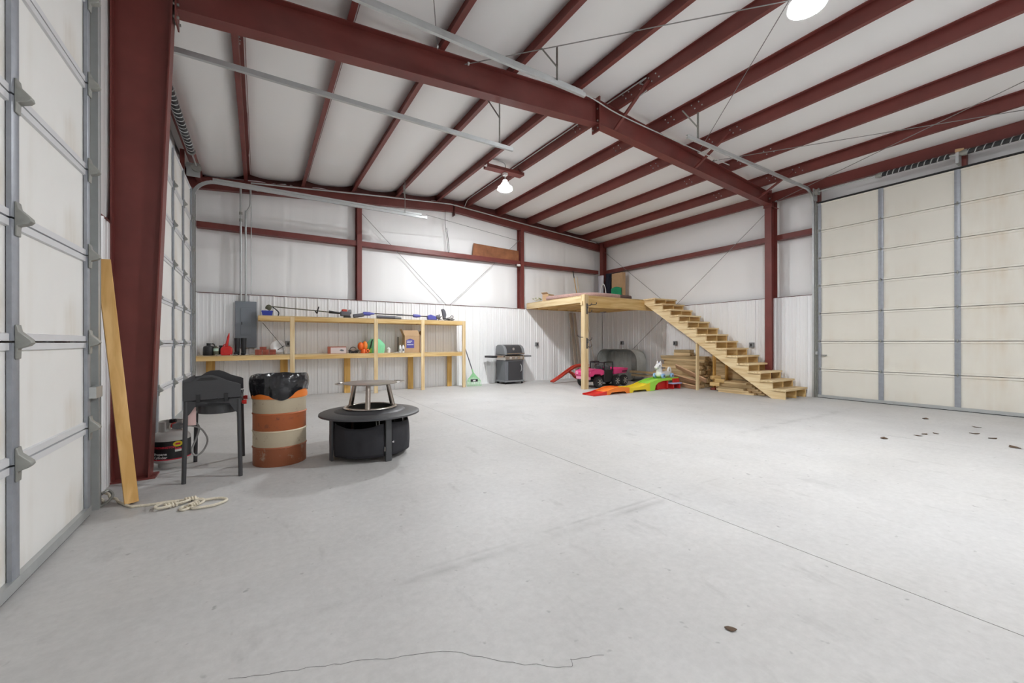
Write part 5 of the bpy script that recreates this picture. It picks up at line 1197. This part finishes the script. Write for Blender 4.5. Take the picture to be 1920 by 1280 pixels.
# ---- stock tank lying on its side
tk = thing('stock_tank', 'large galvanised stock tank lying on its side against the long wall', 'stock tank', (10.22, 9.52, 0))
hy, hz, rc = 0.86, 0.485, 0.36
def rr_(n=10, grow=0.0):
    pts = []
    for (cy, cz, a0) in ((hy-rc, hz-rc, 0), (-hy+rc, hz-rc, PI/2), (-hy+rc, -hz+rc, PI), (hy-rc, -hz+rc, 3*PI/2)):
        for i in range(n+1):
            a = a0 + PI/2*i/n; pts.append((cy+(rc+grow)*math.cos(a), cz+(rc+grow)*math.sin(a)))
    return pts
base = rr_()
mb = MB(); xsn = 22; k = len(base)
for i in range(xsn+1):
    x_ = -0.24 + 0.46*i/xsn; gr = 0.006*math.sin(2*PI*6*i/xsn)
    for (y_, z_) in rr_(grow=gr): mb.v.append((x_, y_, z_+hz+0.012))
for i in range(xsn):
    for q in range(k):
        r_ = (q+1) % k; mb.f.append([i*k+q, i*k+r_, (i+1)*k+r_, (i+1)*k+q]); mb.m.append(0)
mb.build('wall', M['tank'], tk, solid=0.003, angle=70)
mb = MB(); mb.v = [(0.20, y_, z_+hz+0.012) for (y_, z_) in base]; mb.f = [list(range(len(base)))]; mb.m = [0]
mb.build('bottom', M['tank'], tk, solid=0.003)
for j in range(8): MB().box(0.190, -0.62+j*0.17, 0.08, 0.199, -0.60+j*0.17, 0.90).build('pressed_rib', M['tank'], tk)
MB().tube([(-0.24, y_, z_+hz+0.012) for (y_, z_) in rr_(grow=0.006)], 0.012, 8, closed=True).build('rim', M['galv_dull'], tk)
for k, (x_, xt, lab) in enumerate(((9.05,8.96,'tall pale plank leaning in the corner, farthest from the wall corner'), (9.24,9.13,'tall pale plank leaning in the corner, middle one'), (9.95,9.70,'tall narrow plank leaning in the corner, nearest the tank'))):
    p0 = Vector((x_, 10.36, 0.0)); p1 = Vector((xt, 10.60, 2.22 if k < 2 else 2.05)); d = p1-p0
    o = MB().box(-0.085 if k < 2 else -0.04, -0.012, 0, 0.085 if k < 2 else 0.04, 0.012, d.length).build('leaning_plank', mat('grey_beige_board', (0.56,0.49,0.41), 0.7, noise=0.08, nscale=5) if k == 0 else bpy.data.materials['grey_beige_board'], None, bev=0.002)
    o.rotation_mode = 'QUATERNION'; o.rotation_quaternion = d.to_track_quat('Z', 'Y'); o.location = p0; tag(o, lab, 'plank', 'planks leaning in the corner')
# ---- things on the loft
t = thing('small_carton', 'small open cardboard box at the loft edge by the wall', 'box', (7.36, 9.72, ZDK), rz=0.3)
MB().box(-0.15,-0.11,0,0.15,0.11,0.20).build('carton', M['cardboard'], t, bev=0.003)
MB().box(-0.152,-0.113,0.04,-0.05,-0.1105,0.15).build('label', M['paper'], t)
MB().add([(-0.15,-0.11,0.2),(-0.15,0.11,0.2),(-0.22,0.11,0.24),(-0.22,-0.11,0.24),(-0.146,-0.11,0.203),(-0.146,0.11,0.203),(-0.22,0.11,0.244),(-0.22,-0.11,0.244)], [(0,1,2,3),(7,6,5,4),(0,4,5,1),(1,5,6,2),(2,6,7,3),(3,7,4,0)]).build('flap', M['cardboard'], t, smooth=False)
t = thing('artificial_flowers', 'clump of pale artificial flowers at the loft edge', 'flowers', (7.31, 10.14, ZDK))
random.seed(2)
for k in range(9):
    a = random.uniform(0, 2*PI); r_ = random.uniform(0.03,0.17); x_, y_ = r_*math.cos(a), r_*math.sin(a)*1.2; z_ = random.uniform(0.05,0.13)
    MB().tube([(x_*0.3,y_*0.3,0.006),(x_,y_,z_)], 0.004, 5).build('stem', M['plant'], t)
    MB().lathe([(0.004,0),(0.03,0.01),(0.035,0.025),(0.012,0.02),(0,0.022)], 7, (x_,y_,z_)).build('bloom', M['plant'] if k % 3 else mat('cream_petal', (0.70,0.66,0.45), 0.8) if k == 0 else bpy.data.materials['cream_petal'], t)
t = thing('carpet_roll', 'pinkish brown flattened carpet roll lying along the loft edge', 'carpet', (7.62, 8.22, ZDK))
def cr(p, w, h, m_, nm):
    sec = [(w/2*math.cos(a), h/2*math.sin(a)) for a in [2*PI*i/16 for i in range(16)]]
    sec = [(max(-w/2, min(w/2, x*1.25)), max(-h/2, min(h/2, y*1.3))) for x, y in sec]
    MB().sweep(p, sec, up=(0,0,1)).build(nm, m_, t, angle=60)
cr([(-0.32,1.35,0.06),(-0.26,0.7,0.06),(-0.12,0.25,0.062),(0.12,0.03,0.065),(0.5,-0.02,0.065),(1.02,0.0,0.062)], 0.30, 0.115, M['carpet'], 'roll')
cr([(1.02,0.0,0.062),(1.40,0.03,0.060),(1.52,0.04,0.058)], 0.30, 0.112, M['carpet_dark'], 'roll_end')
t = thing('broom', 'broom handle leaning against the end wall above the loft', 'broom', (9.14, 10.40, ZDK))
MB().tube([(0,0,0.02),(-0.10,0.10,0.95)], 0.013, 8).build('handle', M['wood_z'], t)
MB().tube([(-0.10,0.10,0.94),(-0.13,0.13,1.18)], 0.016, 8).build('grip', M['black'], t)
t = thing('curtain_rod', 'pale wooden rod leaning behind the broom on the loft', 'rod', (9.30, 10.46, ZDK))
MB().tube([(0,0,0.015),(-0.12,0.06,1.0)], 0.011, 8).build('rod', M['wood_pale_z'], t)
t = thing('dark_sack', 'dark grey sack slumped against the end wall on the loft', 'sack', (8.86, 10.44, ZDK))
MB().grid(lambda u, v: ((0.17-0.10*v*v)*math.cos(2*PI*u)*(1+0.1*mnoise.noise(Vector((math.cos(2*PI*u), math.sin(2*PI*u), v*3)))), (0.10-0.05*v*v)*math.sin(2*PI*u), 0.30*v), 20, 8, closed_u=True).build('body', M['galv_dull'], t, angle=80)
t = thing('hanging_jacket', 'dark navy jacket hanging in the loft corner', 'jacket', (10.32, 10.17, 2.90), rz=-PI/2+0.2)
MB().grid(lambda u, v: ((0.15-0.03*v+0.015*math.sin(v*6))*math.cos(2*PI*u), (0.06+0.015*math.sin(6*PI*u))*math.sin(2*PI*u), 0.70*v), 28, 10, closed_u=True).build('body', M['navy'], t, angle=80)
MB().tube(smooth_path([(0.09,-0.03,0.62),(0.11,-0.06,0.45),(0.10,-0.07,0.15)], 5), [0.04]*11, 10).build('sleeve', M['navy'], t)
t = thing('garment_bag', 'pale grey translucent garment bag beside the navy jacket', 'bag', (10.22, 10.44, 2.80), rz=-PI/2+0.2)
MB().grid(lambda u, v: ((0.10+0.02*v)*math.cos(2*PI*u), 0.05*math.sin(2*PI*u), 0.76*v), 20, 8, closed_u=True).build('body', M['clear_bag'], t, angle=80)
t = thing('bentwood_hoop', 'white curved plastic hoop standing before the navy jacket', 'hoop', (10.16, 10.28, ZDK))
MB().tube(smooth_path([(0,0.10,0.0),(0,0.11,0.45),(0,0.06,0.72),(0,-0.02,0.78),(0,-0.10,0.66),(0,-0.14,0.4),(0,-0.15,0.0)], 6), 0.016, 8).build('hoop', M['white_plastic'], t)
t = thing('tall_carton', 'tall brown cardboard box standing on the loft by the long wall', 'box', (10.28, 9.72, ZDK))
MB().box(-0.03,-0.24,0,0.12,0.24,1.10).build('carton', M['cardboard'], t, bev=0.004)
t = thing('folded_tarp', 'green folded tarp in front of the tall cardboard box', 'tarp', (10.19, 9.66, ZDK))
MB().grid(lambda u, v: (-0.02+0.02*mnoise.noise(Vector((u*4, v*4, 7))), -0.20+0.42*u, 0.62*v*(0.92+0.08*math.sin(3*u))), 14, 12).build('cloth', M['green_cloth'], t, solid=0.05, angle=80)

# ================================================================== TOYS
tr = thing('toy_truck', 'hot pink six-wheeled ride-on toy truck behind the loft post', 'toy truck', (8.22, 8.36, 0), rz=math.radians(5))
def wheel(x, y, lab=None):
    s_ = -1 if y < 0 else 1
    wv = MB().lathe([(0.06,-0.06),(0.115,-0.062),(0.145,-0.048),(0.153,-0.02),(0.153,0.02),(0.145,0.048),(0.115,0.062),(0.06,0.06)], 24, (0,0,0), 'y').build('wheel', M['tyre'], tr); wv.location = (x, y, 0.155)
    MB().lathe([(0,0.0),(0.10,0.0),(0.105,s_*0.012),(0.09,s_*0.004),(0,s_*0.006)], 20, (0, s_*0.055, 0), 'y').build('rim', M['grey_plastic'], wv)
    for q in range(6):
        a = 2*PI*q/6; MB().beam((0.02*math.cos(a), s_*0.066, 0.02*math.sin(a)), (0.088*math.cos(a), s_*0.066, 0.088*math.sin(a)), 0.020, 0.010, up=(0,1,0)).build('spoke', M['chrome'], wv)
for x in (-0.50, 0.24, 0.58):
    for y in (-0.29, 0.29): wheel(x, y)
MB().box(-0.70,-0.20,0.16,0.70,0.20,0.24).build('chassis', M['black'], tr, bev=0.02)
hood = [(-0.80,0.30),(-0.82,0.38),(-0.78,0.46),(-0.62,0.50),(-0.36,0.50),(-0.22,0.46),(-0.22,0.34),(-0.34,0.31),(-0.40,0.36),(-0.60,0.36),(-0.68,0.30)]
MB().prism(hood, -0.28, 0.28, 'y').build('hood', M['pink'], tr, bev=0.03, seg=3)
MB().box(-0.80,-0.24,0.22,-0.72,0.24,0.31).build('bumper', M['pink_light'], tr, bev=0.02)
for y in (-0.17, 0.17): MB().lathe([(0,-0.02),(0.045,-0.02),(0.045,0.0),(0,0.0)], 14, (-0.815,y,0.40), 'x').build('headlight', M['pink_light'], tr)
MB().prism([(-0.24,0.17),(-0.22,0.44),(-0.06,0.47),(0.12,0.45),(0.16,0.30),(0.06,0.13),(-0.16,0.12)], -0.275, 0.275, 'y').build('cab_tub', M['black'], tr, bev=0.02)
for y in (-0.13, 0.13): MB().box(0.02,y-0.10,0.40,0.10,y+0.10,0.58).build('seat', M['black_metal'], tr, bev=0.03)
MB().tube(smooth_path([(-0.20,-0.25,0.44),(-0.20,-0.25,0.64),(-0.18,-0.25,0.675),(0.12,-0.25,0.675),(0.15,-0.25,0.64),(0.15,-0.25,0.40)], 5), 0.017, 8).build('roll_bar', M['black'], tr)
MB().tube(smooth_path([(-0.20,0.25,0.44),(-0.20,0.25,0.64),(-0.18,0.25,0.675),(0.12,0.25,0.675),(0.15,0.25,0.64),(0.15,0.25,0.40)], 5), 0.017, 8).build('roll_bar', M['black'], tr)
MB().tube([(-0.21,-0.25,0.66),(-0.21,0.25,0.66)], 0.014, 8).build('crossbar', M['black'], tr)
MB().tube([(-0.30+0.0, 0.10*math.cos(2*PI*i/14)-0.10, 0.56+0.07*math.sin(2*PI*i/14)) for i in range(14)], 0.011, 7, closed=True).build('steering_wheel', M['black'], tr)
MB().add([(0.19,-0.26,0.34),(0.72,-0.26,0.36),(0.72,0.26,0.36),(0.19,0.26,0.34),(0.17,-0.30,0.50),(0.77,-0.30,0.49),(0.77,0.30,0.49),(0.17,0.30,0.50)], [(0,3,2,1),(0,1,5,4),(1,2,6,5),(2,3,7,6),(3,0,4,7)]).build('cargo_bed', M['pink'], tr, solid=0.025, bev=0.01)
for y in (-0.30, 0.30): MB().box(0.52,y-0.006,0.39,0.72,y+0.006,0.42).build('bed_trim', M['black'], tr)
# red plastic slide
rs = thing('toy_slide', 'red plastic toddler slide frame with an oval opening beside the toy truck', 'toy slide', (8.1, 9.55, 0))
MB().sweep(smooth_path([(-0.72,0,0.05),(-0.45,0,0.17),(-0.10,0,0.35),(0.15,0,0.455),(0.42,0,0.49),(0.66,0,0.48)], 6), [(-0.05,-0.02),(0.05,-0.02),(0.05,0.02),(-0.05,0.02)], up=(0,0,1)).build('slide_bed', M['red_dull'], rs, bev=0.006)
for y in (-0.06, 0.06):
    MB().tube(smooth_path([(-0.74,y,0.06),(-0.45,y,0.20),(-0.10,y,0.39),(0.15,y,0.50),(0.42,y,0.53),(0.66,y,0.515)], 6), 0.026, 8).build('side_rail', M['red_dull'], rs)
    MB().tube(smooth_path([(-0.10,y,0.34),(0.06,y,0.26),(0.17,y,0.16),(0.34,y,0.085),(0.60,y,0.06),(0.72,y,0.20),(0.68,y,0.45)], 6), 0.028, 8).build('side_loop', M['red_dull'], rs)
# rainbow coaster ramp
cr_ = thing('coaster_ramp', 'wavy rainbow toy coaster ramp with red steps at its high end', 'toy ramp', (8.0, 7.01, 0))
def hz_(x):                                      # height of the riding surface
    K = [(6.3,0.004),(6.62,0.015),(6.9,0.07),(7.15,0.125),(7.35,0.13),(7.65,0.095),(7.9,0.085),(8.15,0.12),(8.45,0.20),(8.7,0.25),(9.0,0.265),(9.6,0.265)]
    for (a, za), (b, zb_) in zip(K, K[1:]):
        if a <= x <= b:
            t_ = (x-a)/(b-a); t_ = t_*t_*(3-2*t_) if False else t_
            return za+(zb_-za)*t_
    return K[-1][1]
def seg_(x0, x1, m_, notch):
    n = 14; top = []; 
    for i in range(n+1):
        x_ = x0+(x1-x0)*i/n
        h_ = (hz_(x_-0.06)+hz_(x_)+hz_(x_+0.06))/3; top.append((x_, h_))
    for y in (-0.19, 0.17):
        poly = [(a-8.0, b+0.03) for a, b in top] + [(x1-8.0, 0.0), (x1-0.10-8.0, 0.0)]
        mid = [(x1-0.16-8.0, 0.05), (x0+0.16-8.0, 0.05)] if notch else []
        poly += mid + [(x0+0.10-8.0, 0.0), (x0-8.0, 0.0)]
        if m_ is M['lime']: poly = [(a-8.0, b+0.03) for a, b in top] + [(x1-8.0, 0.235), (8.85-8.0, 0.225), (8.68-8.0, 0.19), (8.58-8.0, 0.12), (8.54-8.0, 0.0), (x0-8.0, 0.0)]
        MB().prism(poly, y, y+0.022, 'y').build('side_wall', m_, cr_, smooth=False)
    mb = MB().grid(lambda u, v: (x0+(x1-x0)*u-8.0, -0.17+0.34*v, (hz_(x0+(x1-x0)*u-0.06)+hz_(x0+(x1-x0)*u)+hz_(x0+(x1-x0)*u+0.06))/3), 16, 1)
    mb.build('track_surface', m_, cr_, solid=0.012, angle=60)
seg_(6.45, 6.86, M['red'], False); seg_(6.86, 7.62, M['orange'], True); seg_(7.62, 8.36, M['yellow'], True); seg_(8.36, 9.50, M['lime'], False)
for q in range(2):
    MB().box(0.68+0.38*q,-0.16,0.0,0.74+0.38*q,0.16,0.232).build('pedestal_leg', M['red'], cr_, bev=0.01)
MB().box(0.74,-0.10,0.0,1.06,-0.07,0.232).build('pedestal_back', M['red'], cr_, bev=0.01)
MB().box(1.20,-0.25,0.0,1.24,0.12,0.125).build('step_leg', M['red'], cr_, bev=0.008); MB().box(1.46,-0.25,0.0,1.50,0.12,0.125).build('step_leg', M['red'], cr_, bev=0.008)
MB().box(1.15,-0.28,0.125,1.54,0.14,0.165).build('step', M['lavender'], cr_, bev=0.018, seg=3)
MB().box(1.22,-0.24,0.165,1.46,-0.20,0.27).build('riser', M['red'], cr_, bev=0.008)
# pony ride-on
po = thing('pony_ride_on', 'white pony ride-on toy with blue wheels on top of the ramp', 'ride-on toy', (9.12, 7.01, 0.284))
def blob(nm, m_, rings, n=18):
    mb = MB(); k = n
    for (x, z_, ry, rz_) in rings:
        for i in range(n):
            a = 2*PI*i/n; mb.v.append((x, ry*math.cos(a), z_+rz_*math.sin(a)))
    for j in range(len(rings)-1):
        for i in range(n):
            q = (i+1) % n; mb.f.append([j*n+i, j*n+q, (j+1)*n+q, (j+1)*n+i]); mb.m.append(0)
    mb.f.append(list(range(n))); mb.m.append(0); mb.f.append([(len(rings)-1)*n+i for i in range(n)]); mb.m.append(0)
    return mb.build(nm, m_, po, angle=70)
blob('body', M['white_plastic'], [(-0.24,0.10,0.03,0.03),(-0.22,0.10,0.085,0.07),(-0.12,0.105,0.10,0.085),(0.02,0.09,0.095,0.07),(0.14,0.10,0.10,0.08),(0.24,0.10,0.09,0.07),(0.26,0.09,0.03,0.03)])
mb = MB().tube([(-0.15,0,0.08),(-0.17,0,0.22),(-0.175,0,0.28)], [0.095,0.072,0.065], 16); mb.build('neck', M['white_plastic'], po, angle=70)
MB().ball((-0.19,0,0.315), 0.085, 18, sx=1.15, sy=0.85, sz=0.92).build('head', M['white_plastic'], po, angle=80)
MB().ball((-0.275,0,0.285), 0.058, 16, sx=1.0, sy=0.95, sz=0.85).build('muzzle', M['white_plastic'], po, angle=80)
for y in (-0.05, 0.05):
    MB().lathe([(0.022,0),(0.026,0.02),(0.014,0.06),(0,0.075)], 10, (-0.175,y,0.375)).build('ear', M['white_plastic'], po)
    MB().ball((-0.225,y*1.38,0.325), 0.014, 10, sz=1.4).build('eye', M['print_black'], po)
MB().tube(smooth_path([(-0.15,0,0.40),(-0.10,0,0.36),(-0.085,0,0.27),(-0.07,0,0.20)], 5), 0.026, 10).build('mane', M['lavender'], po)
MB().tube([(-0.14,-0.15,0.27),(-0.14,0.15,0.27)], 0.016, 10).build('handlebar', M['grey_plastic'], po)
MB().tube(smooth_path([(0.17,0,0.13),(0.20,0,0.22),(0.24,0,0.26),(0.29,0,0.23),(0.30,0,0.13),(0.27,0,0.09)], 5), 0.024, 10).build('tail', M['white_plastic'], po)
for (x, y) in ((-0.17,-0.13),(-0.17,0.13),(0.18,-0.13),(0.18,0.13)):
    wv = MB().lathe([(0.02,-0.03),(0.05,-0.032),(0.065,-0.02),(0.068,0.0),(0.065,0.02),(0.05,0.032),(0.02,0.03)], 20, (0,0,0), 'y').build('wheel', M['blue_light'], po); wv.location = (x, y, 0.058)
    MB().lathe([(0,0),(0.028,0),(0.024,0.012 if y > 0 else -0.012),(0,0.014 if y > 0 else -0.014)], 14, (0,0.03 if y > 0 else -0.03,0), 'y').build('hub', M['grey_metal'], wv)

# ================================================================== SMALL THINGS ON THE FLOOR
GLF = 'dry leaves on the floor by the cream door'
for k, (x, y, s_, lab) in enumerate(((9.036,1.996,0.06,'dry leaf nearest the cream door stile'), (8.758,1.406,0.05,'dry leaf in front of the cream door, upper of a close pair'), (7.92,1.136,0.055,'dark dry leaf beyond the pale one'), (7.464,0.901,0.07,'dark curled leaf at the far side of the view'), (8.128,1.324,0.05,'dark dry leaf, largest of the cluster by the cream door'), (6.762,1.87,0.06,'single dry leaf lying apart towards the middle of the floor'), (7.329,1.684,0.045,'small dry leaf left of the leaf cluster'), (7.521,1.672,0.045,'small dry leaf, first of a row of three'), (7.70,1.60,0.04,'small dry leaf, last of a row of three'), (1.721,0.982,0.025,'tiny dark debris twig on the near floor'))):
    o = MB().grid(lambda u, v: ((u-0.5)*2*s_*(1-0.0*v), (v-0.5)*s_*math.sin(PI*min(1,max(0,u)))*1.3, 0.003+0.35*s_*abs(u-0.5)*(0.6+0.4*v)), 6, 3).build('dry_leaf', M['leaf'], None, solid=0.001)
    o.location = (x, y, 0); o.rotation_euler = (0,0,k*1.3); tag(o, lab, 'leaf', GLF)
